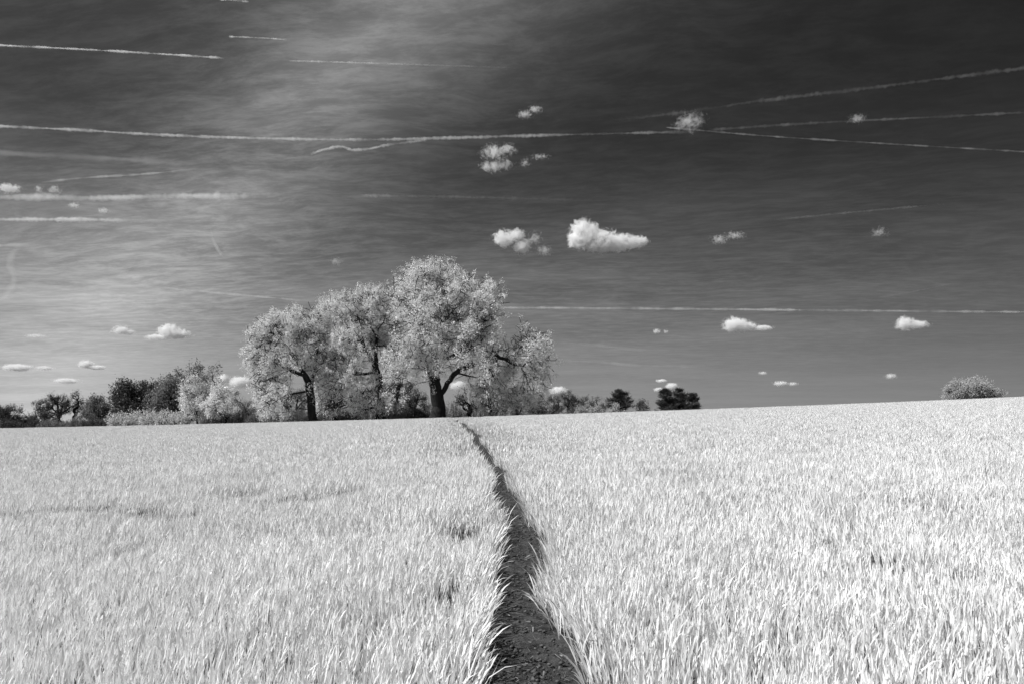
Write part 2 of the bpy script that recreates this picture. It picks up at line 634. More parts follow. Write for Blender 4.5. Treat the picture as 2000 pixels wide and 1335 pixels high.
# clump points for the far field: loose vertices carried by the same object
sp = 0.9
ptx, pty = np.meshgrid(np.arange(-125, 126, sp), np.arange(-14, 118, sp * 0.87))
ptx = ptx + (np.arange(ptx.shape[0]) % 2)[:, None] * sp / 2
ptx = (ptx + rng.uniform(-.22, .22, ptx.shape)).ravel()
pty = (pty + rng.uniform(-.22, .22, pty.shape)).ravel()
inwedge = (np.abs(ptx) < HF * pty + 1.2 - 0.35) & (pty > 1.2) & (pty < R_MID - 0.3)
nearpath = np.abs(path_side(ptx, pty)) < np.where(pty > R_MID - 1, 1.75, 1.0)
ok = ~inwedge & ~nearpath & (np.hypot(ptx, pty) > 0.9) & (np.hypot(ptx, pty) < 135)
ptx, pty = ptx[ok], pty[ok]
ptz = ground_h(ptx, pty)
npt = len(ptx)
allv = np.concatenate([wverts, np.stack([ptx, pty, ptz], -1)])
quads = np.concatenate(wf[0])
tris = np.concatenate(wf[1])
MAT_WHEAT = leaf_mat('wheat_leaf', 0.64, 0.24, 0.22, 0.05, 1.0)
wme = mesh_mixed('wheat_crop', allv, [quads, tris], MAT_WHEAT)
at_ = wme.attributes.new('clump', 'BOOLEAN', 'POINT')
flag = np.zeros(len(allv), bool)
flag[len(wverts):] = True
at_.data.foreach_set('value', flag)
rot = wme.attributes.new('turn', 'FLOAT', 'POINT')
rv = np.zeros(len(allv), np.float32)
rv[len(wverts):] = rng.uniform(0, 6.283, npt)
rot.data.foreach_set('value', rv)
siz = wme.attributes.new('size', 'FLOAT', 'POINT')
sv = np.ones(len(allv), np.float32)
sv[len(wverts):] = crop_height(ptx, pty) * (1 - 0.5 * dent(ptx, pty)) * rng.normal(1, 0.05, npt)
siz.data.foreach_set('value', sv)
pick = wme.attributes.new('pick', 'INT', 'POINT')
pv = np.zeros(len(allv), np.int32)
pv[len(wverts):] = rng.integers(0, 8, npt)
pick.data.foreach_set('value', pv)

clump_coll = bpy.data.collections.new('wheat_clumps')
for i in range(8):
    keep_wv, keep_wf, keep_off = wv, wf, woff
    wv, wf, woff = [], ([], []), 0
    n = 900
    bx, by = rng.uniform(-.58, .58, n), rng.uniform(-.58, .58, n)
    az = rng.uniform(0, 6.283, n)
    woff = blades(bx, by, np.zeros(n), 0.205 * rng.normal(1, 0.15, n), 0.0145 * rng.uniform(.6, 1.4, n), az, np.abs(rng.normal(.1, .07, n)),
                  np.abs(rng.normal(.5, .28, n)), rng.uniform(0, 3.14, n), rng.normal(0, .8, n), [0.35, 0.7, 1.0], [0.4, 1.0, 0], wv, wf, woff)
    cm = mesh_mixed('wheat_clump', np.concatenate(wv), [np.concatenate(wf[0]), np.concatenate(wf[1])], MAT_WHEAT)
    co = bpy.data.objects.new('wheat_clump', cm)
    clump_coll.objects.link(co)
    wv, wf, woff = keep_wv, keep_wf, keep_off

wheat = link('wheat_crop', wme)
tag(wheat, 'dense stand of pale young wheat covering the whole rising field', 'wheat', kind='stuff')
ng = bpy.data.node_groups.new('wheat_clumps', 'GeometryNodeTree')
ng.interface.new_socket('Geometry', in_out='INPUT', socket_type='NodeSocketGeometry')
ng.interface.new_socket('Geometry', in_out='OUTPUT', socket_type='NodeSocketGeometry')
G = Nodes(ng)
gi, go = G.node('NodeGroupInput'), G.node('NodeGroupOutput')


def named(nm, ty):
    q = G.node('GeometryNodeInputNamedAttribute', data_type=ty)
    q.inputs[0].default_value = nm
    return q.outputs[0]


sepg = G.node('GeometryNodeSeparateGeometry', domain='POINT')
G.put(sepg.inputs[0], gi.outputs[0])
G.put(sepg.inputs[1], named('clump', 'BOOLEAN'))
ci = G.node('GeometryNodeCollectionInfo')
ci.inputs[0].default_value = clump_coll
ci.inputs[1].default_value = True
ci.inputs[2].default_value = True
ip = G.node('GeometryNodeInstanceOnPoints')
G.put(ip.inputs['Points'], sepg.outputs[0])
G.put(ip.inputs['Instance'], ci.outputs[0])
ip.inputs['Pick Instance'].default_value = True
G.put(ip.inputs['Instance Index'], named('pick', 'INT'))
cr_ = G.node('ShaderNodeCombineXYZ')
G.put(cr_.inputs[2], named('turn', 'FLOAT'))
G.put(ip.inputs['Rotation'], cr_.outputs[0])
cs_ = G.node('ShaderNodeCombineXYZ')
cs_.inputs[0].default_value = 1
cs_.inputs[1].default_value = 1
G.put(cs_.inputs[2], named('size', 'FLOAT'))
G.put(ip.inputs['Scale'], cs_.outputs[0])
jn = G.node('GeometryNodeJoinGeometry')
G.put(jn.inputs[0], ip.outputs[0])
G.put(jn.inputs[0], sepg.outputs[1])
G.put(go.inputs[0], jn.outputs[0])
wheat.modifiers.new('clumps', 'NODES').node_group = ng
# ------------------------------------------------------------------ trees
def grow(pos, par, attr, bal):
    """join every point of the crown to the limbs: nearest first, with a preference for short ways back to the foot"""
    pos = [np.array(p, float) for p in pos]
    par = list(par)
    pl = [0.0] * len(pos)
    for i in range(1, len(pos)):
        pl[i] = pl[par[i]] + 0.45 * float(np.linalg.norm(pos[i] - pos[par[i]]))
    A = np.array(attr)
    cost = np.full(len(A), 1e9)
    own = np.zeros(len(A), int)
    for k in range(len(pos)):
        d = np.linalg.norm(A - pos[k], axis=1)
        c = d * (1 + bal) + bal * pl[k]
        b = c < cost
        cost[b] = c[b]
        own[b] = k
    for _ in range(len(A)):
        j = int(cost.argmin())
        q = A[j]
        p = own[j]
        L = float(np.linalg.norm(q - pos[p]))
        pos.append(q)
        par.append(p)
        pl.append(pl[p] + L)
        cost[j] = 1e12
        d = np.linalg.norm(A - q, axis=1)
        c = d * (1 + bal) + bal * pl[-1]
        b = (c < cost) & (cost < 1e11)
        cost[b] = c[b]
        own[b] = len(pos) - 1
    return np.array(pos), np.array(par)


def limb_radii(par, r_trunk, r_tip, power):
    n = len(par)
    tips = np.ones(n)
    has = np.zeros(n, bool)
    has[par[par >= 0]] = True
    cnt = np.where(has, 0.0, 1.0)
    for i in range(n - 1, 0, -1):
        if par[i] >= 0:
            cnt[par[i]] += cnt[i]
    r = r_trunk * (cnt / cnt.max()) ** power
    return np.maximum(r, r_tip), cnt, has


def limb_mesh(pos, par, rad, sel, flare=None):
    """tubes along the skeleton; sel = which nodes' edges to the parent are built"""
    vs, fs = [], []
    off = 0
    best = {}
    for i in range(len(par)):
        p = par[i]
        if p >= 0 and (p not in best or rad[i] > rad[best[p]]):
            best[p] = i
    dirs = np.zeros_like(pos)
    for i in range(len(par)):
        if par[i] >= 0:
            dirs[i] = pos[i] - pos[par[i]]
    dirs[0] = (0, 0, 1)
    dirs /= np.maximum(np.linalg.norm(dirs, axis=1, keepdims=True), 1e-6)

    def ring(c, d, r, k):
        ref = np.array([0.31, 0.95, 0.05]) if abs(d[2]) > 0.3 else np.array([0.05, 0.1, 1.0])
        u = np.cross(d, ref)
        u /= np.linalg.norm(u)
        w = np.cross(d, u)
        th = np.arange(k) * 2 * math.pi / k
        return c + r * (np.cos(th)[:, None] * u + np.sin(th)[:, None] * w)

    for i in range(len(par)):
        p = par[i]
        if p < 0 or not sel[i]:
            continue
        k = 10 if rad[i] > 0.3 else (6 if rad[i] > 0.08 else 3)
        if best[p] == i:
            d0 = dirs[p] if abs(np.dot(dirs[p], dirs[i])) > 0.2 else dirs[i]
            if (abs(d0[2]) > 0.3) != (abs(dirs[i][2]) > 0.3):
                d0 = dirs[i]
            r0 = rad[p] if rad[p] < rad[i] * 1.6 else rad[i] * 1.3
        else:
            d0 = dirs[i]
            r0 = rad[i] * 1.15
        vs.append(ring(pos[p], d0, r0, k))
        vs.append(ring(pos[i] + dirs[i] * rad[i] * 0.15, dirs[i], rad[i], k))
        a_ = np.arange(k)
        fs.append(np.stack([off + a_, off + (a_ + 1) % k, off + k + (a_ + 1) % k, off + k + a_], -1))
        off += 2 * k
    return np.concatenate(vs), np.concatenate(fs)


def split_limbs(root, pos, par, rad, cnt, thick, bark, most=14):
    """the trunk with its small twigs is one part, every larger limb that leaves it another"""
    n = len(par)
    thick = thick.copy()
    thick[0] = True
    lab = np.zeros(n, int)
    heads = [i for i in range(1, n) if not thick[i] and thick[par[i]]]
    heads = sorted(heads, key=lambda i: -cnt[i])[:most]
    num = {h: k + 1 for k, h in enumerate(heads)}
    for i in range(1, n):
        lab[i] = num[i] if i in num else lab[par[i]]
    for k in range(len(heads) + 1):
        m = lab == k
        m[0] = False
        if m.any():
            v, f = limb_mesh(pos, par, rad, m)
            nm = 'trunk' if k == 0 else 'limb'
            link(nm, mesh_quads(nm, v, f, bark, True), root)


def leaf_sprays(pos, dirs, n_leaf, shoot, size, droop, upright, center, rg, spread=1.2, aspect=0.62):
    """leaves set along short shoots; returns kite-shaped quads"""
    n = len(pos)
    outw = pos - center
    outw /= np.maximum(np.linalg.norm(outw, axis=1, keepdims=True), 1e-6)
    d = dirs * 0.4 + outw * 0.6 + rg.normal(0, 0.45, (n, 3))
    d[:, 2] += upright - droop
    d /= np.linalg.norm(d, axis=1, keepdims=True)
    ln = shoot * rg.uniform(0.5, 1.4, n)
    t = rg.random((n, n_leaf)) ** 0.8
    P = pos[:, None] + d[:, None] * (ln[:, None] * t)[..., None]
    P[..., 2] -= (droop[:, None] * (ln[:, None] * t) ** 2 * 0.55)
    P += rg.normal(0, spread * size, P.shape)
    m = n * n_leaf
    P = P.reshape(m, 3)
    q = np.repeat(d, n_leaf, axis=0) * 0.5 + rg.normal(0, 0.75, (m, 3))
    q[:, 2] -= np.repeat(droop, n_leaf) * 0.8
    q /= np.linalg.norm(q, axis=1, keepdims=True)
    w = np.cross(q, rg.normal(0, 1, (m, 3)))
    w /= np.maximum(np.linalg.norm(w, axis=1, keepdims=True), 1e-6)
    s = size * rg.uniform(0.6, 1.4, m)[:, None]
    v = np.stack([P + w * s * aspect * 0.5, P + q * s, P - w * s * aspect * 0.5], 1)
    return v.reshape(-1, 3), np.arange(3 * m).reshape(m, 3)


def in_blobs(blobs, n, rg, shell=0.35, clump=0.8, drop=0.0):
    """points inside a union of ellipsoids (cx, cy, cz, rx, ry, rz), denser towards the outside"""
    vol = np.array([b[3] * b[4] * b[5] for b in blobs]) ** 0.85
    per = 20
    m = max(8, n // per)
    pk = rg.choice(len(blobs), m, p=vol / vol.sum())
    B = np.array(blobs)[pk]
    v = rg.normal(0, 1, (m, 3))
    v /= np.linalg.norm(v, axis=1, keepdims=True)
    r = rg.random(m) ** shell
    C = B[:, :3] + v * r[:, None] * B[:, 3:]
    zt = (C[:, 2] - C[:, 2].min()) / max(np.ptp(C[:, 2]), 0.1)
    sig = clump * rg.uniform(0.6, 1.35, m)
    w = rg.choice(m, n, p=sig ** 2 / (sig ** 2).sum())
    P = rg.normal(0, 1, (n, 3)) * sig[w][:, None]
    hang = np.clip(1 - zt[w] * 1.6, 0, 1) * drop
    P[:, 2] = P[:, 2] * (1 + hang) - hang * sig[w] * 0.8
    P[:, :2] *= (1 - 0.3 * hang)[:, None]
    return C[w] + P


def tree(name, label, cat, dist, base_px, stems, blobs_px, r_trunk, n_attr, leaf, bark, seed, leaf_n=7, leaf_size=0.14, shoot=0.7,
         step=0.5, droop=0.0, upright=0.5, group=None, depth_ratio=0.8, twig=0.02, power=0.47, bare=False, bal=0.35, clump=0.55, tight=0.83, hollow=-0.10, leafy=4, extra=1, wander=0.05):
    """one tree.  base_px: foot; stems: limb lines [(px, py, depth offset), ...]; blobs_px: crown lobes (px, py, rx, ry, depth offset)"""
    rg = np.random.default_rng(seed)
    k = dist / F
    g = at(base_px, 800, dist)
    gz = float(ground_h(g[0], dist)) - 0.15
    org = np.array([g[0], dist, gz])
    pos, par = [np.zeros(3)], [-1]

    def loc(px, py, dz=0.0):
        return at(px, py, dist) + np.array([0, dz, 0]) * 1.0 - org

    for st in stems:
        pts = [loc(*q) for q in st]
        start = int(np.argmin([np.linalg.norm(q - pts[0]) for q in pos]))
        prev = start
        cur = pos[start]
        for q in pts:
            while True:
                dv = q - cur
                L = np.linalg.norm(dv)
                if L < step * 0.6:
                    break
                cur = cur + dv / L * min(step, L) + rg.normal(0, wander, 3)
                pos.append(cur)
                par.append(prev)
                prev = len(pos) - 1
                if L <= step:
                    break
    blobs = []
    for b in blobs_px:
        c = loc(b[0], b[1], b[4] if len(b) > 4 else 0.0)
        rx, rz = b[2] * k * tight, b[3] * k * tight
        blobs.append((c[0], c[1], c[2], rx, depth_ratio * (rx + rz) / 2, rz))
    A = in_blobs(blobs, n_attr, rg, 0.42, clump, droop)
    A = A[A[:, 2] > max(0.35, 0.09 * A[:, 2].max())]
    n_auth = len(pos)
    pos, par = grow(pos, par, A, bal)
    rad, cnt, has = limb_radii(par, r_trunk, twig, power)
    # root flare
    low = pos[:, 2] < r_trunk * 2.2
    rad = np.where(low & (rad > r_trunk * 0.5), rad * (1 + 0.35 * np.clip(1 - pos[:, 2] / (r_trunk * 2.2), 0, 1)), rad)
    root = link(name, None, loc=org)
    tag(root, label, cat, group)
    split_limbs(root, pos, par, rad, cnt, rad > r_trunk * 0.42, bark)
    if leaf is not None:
        # leaves on the outermost nodes of every twig
        sel = np.where((cnt <= leafy) & (np.arange(len(par)) >= n_auth))[0]
        # leaf masses with hollows between them
        hol = np.array([mnoise.noise(Vector(p_) / (clump * 2.9) + Vector((seed * 7.1, 0.3, 1.7))) for p_ in pos[sel]])
        sel = sel[hol > hollow]
        if extra > 1:
            sel = np.repeat(sel, extra)
        dirs = pos[sel] - pos[par[sel]]
        dirs /= np.maximum(np.linalg.norm(dirs, axis=1, keepdims=True), 1e-6)
        cen = A.mean(0)
        zt = (pos[sel][:, 2] - A[:, 2].min()) / max(np.ptp(A[:, 2]), 0.1)
        dr = droop * np.clip(1.15 - zt * 1.35, 0, 1)
        upv = upright * np.clip(zt * 1.4 - 0.2, 0, 1)
        v, f = leaf_sprays(pos[sel], dirs, leaf_n, shoot, leaf_size, dr, upv, cen, rg)
        link('crown', mesh_quads('crown', v, f, leaf), root)
    return root


LEAF_PALE = leaf_mat('poplar_leaf', 0.70, 0.13, 0.40, 0.05, 0.5)
LEAF_MID = leaf_mat('shaded_hedgerow_leaf', 0.15, 0.06, 0.5, 0.03, 0.5)  # leaf tone lowered: shadow beneath the tall crowns is put into the colour
LEAF_OAK = leaf_mat('oak_leaf', 0.18, 0.06, 0.5, 0.03, 0.5)
LEAF_DARK = leaf_mat('dark_leaf', 0.06, 0.025, 0.5, 0.03, 0.5)
LEAF_HEDGE = leaf_mat('hedge_leaf', 0.55, 0.2, 0.5, 0.03, 0.5)
LEAF_GREY = leaf_mat('grey_leaf', 0.38, 0.14, 0.5, 0.03, 0.5)
LEAF_WHITE = leaf_mat('bright_leaf', 0.60, 0.2, 0.3, 0.05, 0.7)
NEEDLE = leaf_mat('pine_needle', 0.055, 0.02, 0.4, 0.03, 1.0)
SHADED_BARK = bark_mat('bark', 0.028)  # near-black bark: the canopy's shade on the trunks is painted in
BARK_GREY = bark_mat('grey_bark', 0.12)

BIG = 'tall pale trees at the top of the path'
# --- the tallest tree, forked low, with long boughs reaching over to the right
tree('poplar_tree', 'tallest pale leafy tree with thick black forked trunk beside the path', 'tree', 80, 855,
     [[(856, 812), (856, 790), (855, 768)],
      [(853, 768), (848, 740), (843, 705), (846, 670), (851, 640), (846, 600), (838, 560), (828, 530)],
      [(860, 770), (872, 755), (883, 737), (902, 722, -1), (925, 713, -2), (950, 708, -2), (972, 698, -2.5), (1000, 711, -2), (1022, 717, -2), (1043, 706, -2)],
      [(850, 705), (875, 700, -1), (905, 688, -2), (935, 690, -3), (957, 702, -3)],
      [(903, 689, -2), (903, 672, -2), (920, 658, -2), (945, 650, -2)],
      [(846, 668), (880, 662, 1), (910, 640, 1), (940, 625, 1), (965, 625, 1)],
      [(849, 645), (815, 607, -1), (790, 590, -2), (765, 583, -2)],
      [(851, 640), (862, 590, 0), (872, 550, 0), (890, 530, 1)],
      [(846, 600), (825, 562, 1), (800, 535, 1)],
      [(848, 655), (890, 610, 2), (925, 580, 2), (950, 565, 2)],
      [(846, 690), (815, 700, -2), (790, 692, -3)],
      [(846, 660), (830, 640, -3), (805, 640, -4), (785, 650, -4)],
      [(855, 650), (870, 640, -4), (890, 620, -5)],
      [(1003, 709, -2), (1010, 690, -2), (1030, 670, -2), (1038, 650, -2)]],
     [(866, 590, 108, 76, 0), (815, 548, 62, 38, 0), (905, 560, 70, 46, 0.5), (850, 540, 66, 26, 0), (800, 600, 54, 50, 0), (945, 610, 48, 62, 1), (848, 640, 85, 62, -2),
      (800, 690, 42, 44, -3), (845, 700, 50, 46, -3), (945, 690, 52, 62, 0), (985, 690, 34, 42, -1), (1036, 680, 46, 46, -2), (1034, 684, 44, 44, -2.5), (1058, 705, 30, 30, -2), (1040, 730, 40, 26, -2), (1000, 730, 44, 32, -1), (992, 758, 48, 28, 1), (1046, 758, 34, 26, -1), (935, 748, 30, 28, 1), (940, 702, 52, 30, -5), (905, 668, 44, 30, -6), (985, 690, 36, 46, 1), (900, 610, 90, 60, -2), (975, 740, 42, 36, 0), (795, 728, 30, 34, -4), (900, 650, 60, 60, 3), (1052, 748, 26, 24, -2), (930, 640, 50, 50, -3)],
     0.78, 8000, LEAF_PALE, SHADED_BARK, 101, leaf_n=14, extra=3, leaf_size=0.125, shoot=0.62, droop=1.3, upright=0.75, power=0.57, bal=0.45, group=BIG, twig=0.036)

tree('poplar_tree', 'pale leafy tree with twin leaning stems between two taller neighbours', 'tree', 84, 743,
     [[(743, 812), (743, 770), (739, 735), (731, 705)],
      [(731, 705), (716, 685), (707, 666), (690, 645), (662, 626), (638, 610)],
      [(737, 710), (730, 672, 1), (736, 640, 1), (750, 618, 1), (757, 598, 1)],
      [(745, 745), (765, 720, -2), (785, 706, -2), (802, 700, -2)],
      [(738, 726), (702, 732, -2), (680, 740, -3)],
      [(707, 666), (690, 660, 2), (668, 668, 2), (650, 680, 1)],
      [(716, 680), (700, 630, 1), (690, 600, 1), (685, 580, 1)],
      [(732, 655), (715, 620, 0), (712, 590, 0)]],
     [(690, 610, 70, 44, 0), (738, 590, 36, 30, 0), (650, 605, 40, 36, 0), (700, 680, 42, 36, -3), (655, 665, 36, 44, -1), (712, 768, 50, 34, -1), (640, 690, 30, 40, -2), (735, 650, 34, 50, 2), (765, 640, 22, 40, 2), (690, 720, 40, 40, -3), (770, 690, 24, 40, 3), (660, 740, 30, 36, 2), (625, 740, 24, 40, 2)],
     0.50, 4400, LEAF_PALE, SHADED_BARK, 102, leaf_n=14, extra=3, leaf_size=0.125, shoot=0.62, droop=1.2, upright=0.8, power=0.57, bal=0.45, group=BIG, twig=0.036)

tree('poplar_tree', 'pale drooping tree with two crossed dark stems, outermost of the tall group', 'tree', 81, 612,
     [[(612, 818), (608, 790), (604, 757)],
      [(604, 757), (595, 730), (577, 700), (556, 670), (540, 640), (530, 618)],
      [(614, 815), (630, 797, 0), (629, 778, 0.5), (616, 765, 1)],
      [(604, 757), (610, 720, 1), (616, 680, 1), (607, 640, 1), (600, 615, 1)],
      [(603, 762), (572, 770, -2), (545, 790, -3)],
      [(595, 730), (560, 720, -1), (525, 700, -1), (505, 680, -1)],
      [(580, 705), (575, 670, 1), (572, 630, 1)],
      [(607, 740), (630, 720, -1), (645, 690, -1)]],
     [(560, 650, 52, 42, 0), (527, 655, 30, 44, 0), (600, 635, 42, 38, 0), (535, 715, 42, 40, -1), (520, 755, 24, 34, -1), (585, 690, 42, 44, -1), (620, 690, 34, 60, 1), (555, 775, 44, 30, -2), (545, 620, 32, 22, 0), (640, 640, 24, 40, 2), (516, 690, 20, 34, 0)],
     0.48, 3900, LEAF_PALE, SHADED_BARK, 103, leaf_n=14, extra=3, leaf_size=0.125, shoot=0.62, droop=1.3, upright=0.75, power=0.57, bal=0.45, group=BIG, twig=0.036)

tree('understorey_tree', 'thin dark spreading tree in the shade between the two tall trees', 'tree', 88, 655,
     [[(655, 815), (655, 780), (652, 745), (650, 715)], [(655, 785), (635, 760, 0), (625, 740, 0)], [(655, 790), (680, 765, 0), (695, 745, 0)], [(655, 800), (630, 785, -1), (612, 775, -1)], [(655, 798), (680, 788, -1), (700, 780, -1)]],
     [(655, 745, 42, 42, 0), (655, 780, 48, 26, 0)], 0.36, 900, LEAF_MID, SHADED_BARK, 104, leaf_n=9, leaf_size=0.15, shoot=0.6, twig=0.03)


def simple_tree(name, label, px, top, bottom_vis, half_w, dist, leaf, seed, trunk=0.25, lobes=5, n=420, leaf_n=22, leaf_size=0.145, cat='tree', group=None,
                spread=1.0, low=0.15, clear=0.2, bark=None, **kw):
    """a round-headed tree: crown between 'top' and its foot, lobed at random"""
    rg = np.random.default_rng(seed)
    foot = HORIZON - (float(ground_h(at(px, 800, dist)[0], dist)) - EYE) / dist * F
    H = foot - top
    c0 = foot - H * clear
    cy_ = (c0 + top) / 2
    ry = (c0 - top) / 2
    kpx = F / dist
    blobs = [(px, cy_ + ry * 0.1, half_w * 0.82, ry * 0.84, 0)]
    for i in range(lobes):
        th = rg.uniform(0, 2 * math.pi)
        blobs.append((px + math.cos(th) * half_w * 0.55 * spread, cy_ + math.sin(th) * ry * 0.55, half_w * rg.uniform(.34, .52), ry * rg.uniform(.34, .5), rg.uniform(-1, 1) * half_w / kpx * 0.5))
    tx = px + rg.uniform(-.1, .1) * half_w
    stems = [[(px, foot), (tx, foot - H * (clear + 0.15)), (tx + rg.uniform(-.2, .2) * half_w, cy_ - ry * 0.3)]]
    for i in range(4):
        th = rg.uniform(-0.9, 0.9) * half_w
        y0 = foot - H * rg.uniform(clear * 0.9 + .05, clear + 0.25)
        stems.append([(tx, y0), (tx + th * 0.5, y0 - ry * 0.4, rg.uniform(-1, 1)), (tx + th, y0 - ry * 0.8, rg.uniform(-2, 2))])
    size = max(half_w, ry) / kpx
    return tree(name, label, cat, dist, px, stems, blobs, trunk, n, leaf, bark or SHADED_BARK, seed + 1000, leaf_n=leaf_n, leaf_size=leaf_size, shoot=0.07 * size + 0.2,
                step=max(0.28, size * 0.09), clump=kw.pop('clump', max(0.2, size * 0.085)), group=group, twig=0.02 + dist * 0.00010, **kw)


# --- trees and shrubs behind and beside the tall ones
WOOD = 'trees behind the tall pale group'
simple_tree('broadleaf_tree', 'small pale bushy tree at the outer foot of the drooping pale tree', 522, 728, 0, 34, 86, LEAF_WHITE, 11, n=480, group=WOOD, clear=0.05)
simple_tree('broadleaf_tree', 'mid grey bushy tree showing under the drooping pale crown', 575, 742, 0, 36, 96, LEAF_MID, 12, n=420, group=WOOD, clear=0.05)
simple_tree('broadleaf_tree', 'grey bush between the crossed stems and the thin dark tree', 700, 742, 0, 34, 98, LEAF_MID, 13, n=420, group=WOOD, clear=0.04)
simple_tree('broadleaf_tree', 'grey round-headed tree right behind the twin-stemmed tree', 745, 735, 0, 36, 97, LEAF_MID, 14, n=420, group=WOOD, clear=0.05)
simple_tree('broadleaf_tree', 'grey loose tree seen in the gap before the forked black trunk', 812, 748, 0, 34, 100, LEAF_MID, 15, n=460, group=WOOD, clear=0.04)
simple_tree('broadleaf_tree', 'crooked grey tree just behind where the path meets the brow', 915, 752, 0, 36, 92, LEAF_MID, 16, n=380, leaf_n=4, group=WOOD, clear=0.1, wander=0.16)
simple_tree('broadleaf_tree', 'grey hanging tree under the long bough of the tallest tree', 962, 735, 0, 40, 95, LEAF_MID, 17, n=480, group=WOOD, clear=0.03)
simple_tree('broadleaf_tree', 'mottled grey tree below the end of the long bough', 1012, 742, 0, 36, 97, LEAF_MID, 18, n=460, group=WOOD, clear=0.03)
simple_tree('broadleaf_tree', 'dark twiggy tree beside the end of the long bough', 1052, 758, 0, 28, 110, LEAF_OAK, 19, tight=1.0, n=700, group=WOOD, clear=0.03)
simple_tree('broadleaf_tree', 'dark grey low tree, first in the row running out from the bough', 1082, 768, 0, 24, 125, LEAF_OAK, 20, tight=1.0, n=600, group=WOOD, clear=0.08)
simple_tree('broadleaf_tree', 'dark domed tree, middle of the row before the lone pine', 1110, 761, 0, 26, 128, LEAF_OAK, 21, tight=1.0, n=700, group=WOOD, clear=0.1)
simple_tree('broadleaf_tree', 'dark tree with pale top, second nearest the lone pine', 1142, 766, 0, 24, 126, LEAF_OAK, 22, tight=1.0, n=600, group=WOOD, clear=0.06)
simple_tree('broadleaf_tree', 'small sparse grey tree touching the lone pine', 1168, 773, 0, 20, 120, LEAF_MID, 23, n=300, group=WOOD, clear=0.05)
for i, (q, t_, w_, lb, lf) in enumerate([(1138, 795, 7, 'tiny pale shrub peeping over the brow under the dark domed tree', LEAF_GREY),
                                         (1162, 793, 9, 'small pale shrub peeping over the brow, larger of a pair', LEAF_GREY),
                                         (1203, 793, 12, 'low pale shrub at the foot of the lone pine', LEAF_GREY),
                                         (1262, 788, 12, 'low pale shrub between the lone pine and the pine clump', LEAF_GREY),
                                         (1248, 783, 7, 'tiny dark bush between the lone pine and the pine clump', LEAF_DARK)]):
    simple_tree('shrub', lb, q, t_, 0, w_, 100, lf, 40 + i, n=140, trunk=0.08, cat='shrub', group='small shrubs along the brow', clear=0.02)
simple_tree('shrub', 'large round pale shrub alone on the skyline of the bare slope', 1899, 740, 0, 60, 118, LEAF_GREY, 50, upright=0.0, n=2800, trunk=0.3, lobes=9, cat='shrub', clear=0.02, leaf_n=18, clump=0.3, tight=0.98, hollow=-2)

# --- the darker wood on the other side
DARK = 'darker trees along the low side of the field'
simple_tree('oak_tree', 'large grey domed oak, tallest of the darker trees', 360, 711, 0, 66, 120, LEAF_OAK, 60, tight=1.02, n=2300, lobes=10, trunk=0.5, group=DARK, clear=0.12, leaf_size=0.26)
simple_tree('oak_tree', 'dark rounded tree left of the large grey oak', 254, 731, 0, 38, 122, LEAF_DARK, 61, tight=1.08, n=1500, lobes=6, trunk=0.35, group=DARK, clear=0.08, leaf_size=0.26)
simple_tree('oak_tree', 'very dark narrow tree wedged against the large grey oak', 298, 752, 0, 28, 124, LEAF_DARK, 62, tight=1.1, n=1000, lobes=5, trunk=0.3, group=DARK, clear=0.04, leaf_size=0.26)
simple_tree('oak_tree', 'small dark tree, shoulder height to the dark rounded tree', 199, 763, 0, 26, 122, LEAF_OAK, 63, tight=1.1, n=1000, lobes=5, trunk=0.3, group=DARK, clear=0.08, leaf_size=0.24)
simple_tree('oak_tree', 'gaunt half bare tree with a thin topknot of twigs', 148, 764, 0, 17, 130, LEAF_DARK, 64, tight=1.05, hollow=-0.5, n=300, leaf_n=6, lobes=4, trunk=0.3, group=DARK, clear=0.45, wander=0.14)
simple_tree('oak_tree', 'dark open-crowned tree with a flat top and black stem', 114, 768, 0, 26, 130, LEAF_DARK, 65, tight=1.05, hollow=-0.5, n=700, leaf_n=14, lobes=6, trunk=0.34, group=DARK, clear=0.25)
simple_tree('broadleaf_tree', 'low grey twiggy bush at the foot of the gaunt tree', 160, 797, 0, 22, 126, LEAF_OAK, 66, n=260, lobes=4, trunk=0.12, group=DARK, clear=0.03)
simple_tree('broadleaf_tree', 'rounded dark bush with bare grey twigs on top', 70, 780, 0, 30, 128, LEAF_DARK, 67, tight=1.1, hollow=-0.5, n=800, leaf_n=16, lobes=5, trunk=0.2, group=DARK, clear=0.04)
simple_tree('broadleaf_tree', 'solid black tree at the very edge of the picture', 14, 784, 0, 26, 122, LEAF_DARK, 68, tight=1.15, n=800, lobes=5, trunk=0.25, group=DARK, clear=0.04)
simple_tree('broadleaf_tree', 'low dark bush between the black edge tree and the twiggy bush', 40, 808, 0, 20, 124, LEAF_DARK, 69, n=240, lobes=4, trunk=0.12, group=DARK, clear=0.03)
simple_tree('broadleaf_tree', 'low grey bush filling the foot of the small dark tree', 180, 800, 0, 20, 118, LEAF_OAK, 70, n=240, lobes=4, trunk=0.12, group=DARK, clear=0.03)
simple_tree('broadleaf_tree', 'dark leafy tree behind the two pale young trees', 478, 752, 0, 34, 118, LEAF_OAK, 71, n=480, lobes=6, trunk=0.25, group=DARK, clear=0.05)
simple_tree('broadleaf_tree', 'low grey bush behind the flat topped tree', 96, 800, 0, 22, 136, LEAF_OAK, 72, n=240, lobes=4, trunk=0.12, group=DARK, clear=0.03)
simple_tree('broadleaf_tree', 'dark bush filling the foot of the large grey oak', 320, 785, 0, 26, 116, LEAF_DARK, 73, n=300, lobes=4, trunk=0.12, group=DARK, clear=0.03)
simple_tree('young_tree', 'pale pointed young tree standing before the large grey oak', 387, 733, 0, 44, 94, LEAF_WHITE, 80, n=800, lobes=5, trunk=0.14, group='pale young trees before the oak', clear=0.16, leaf_size=0.19)
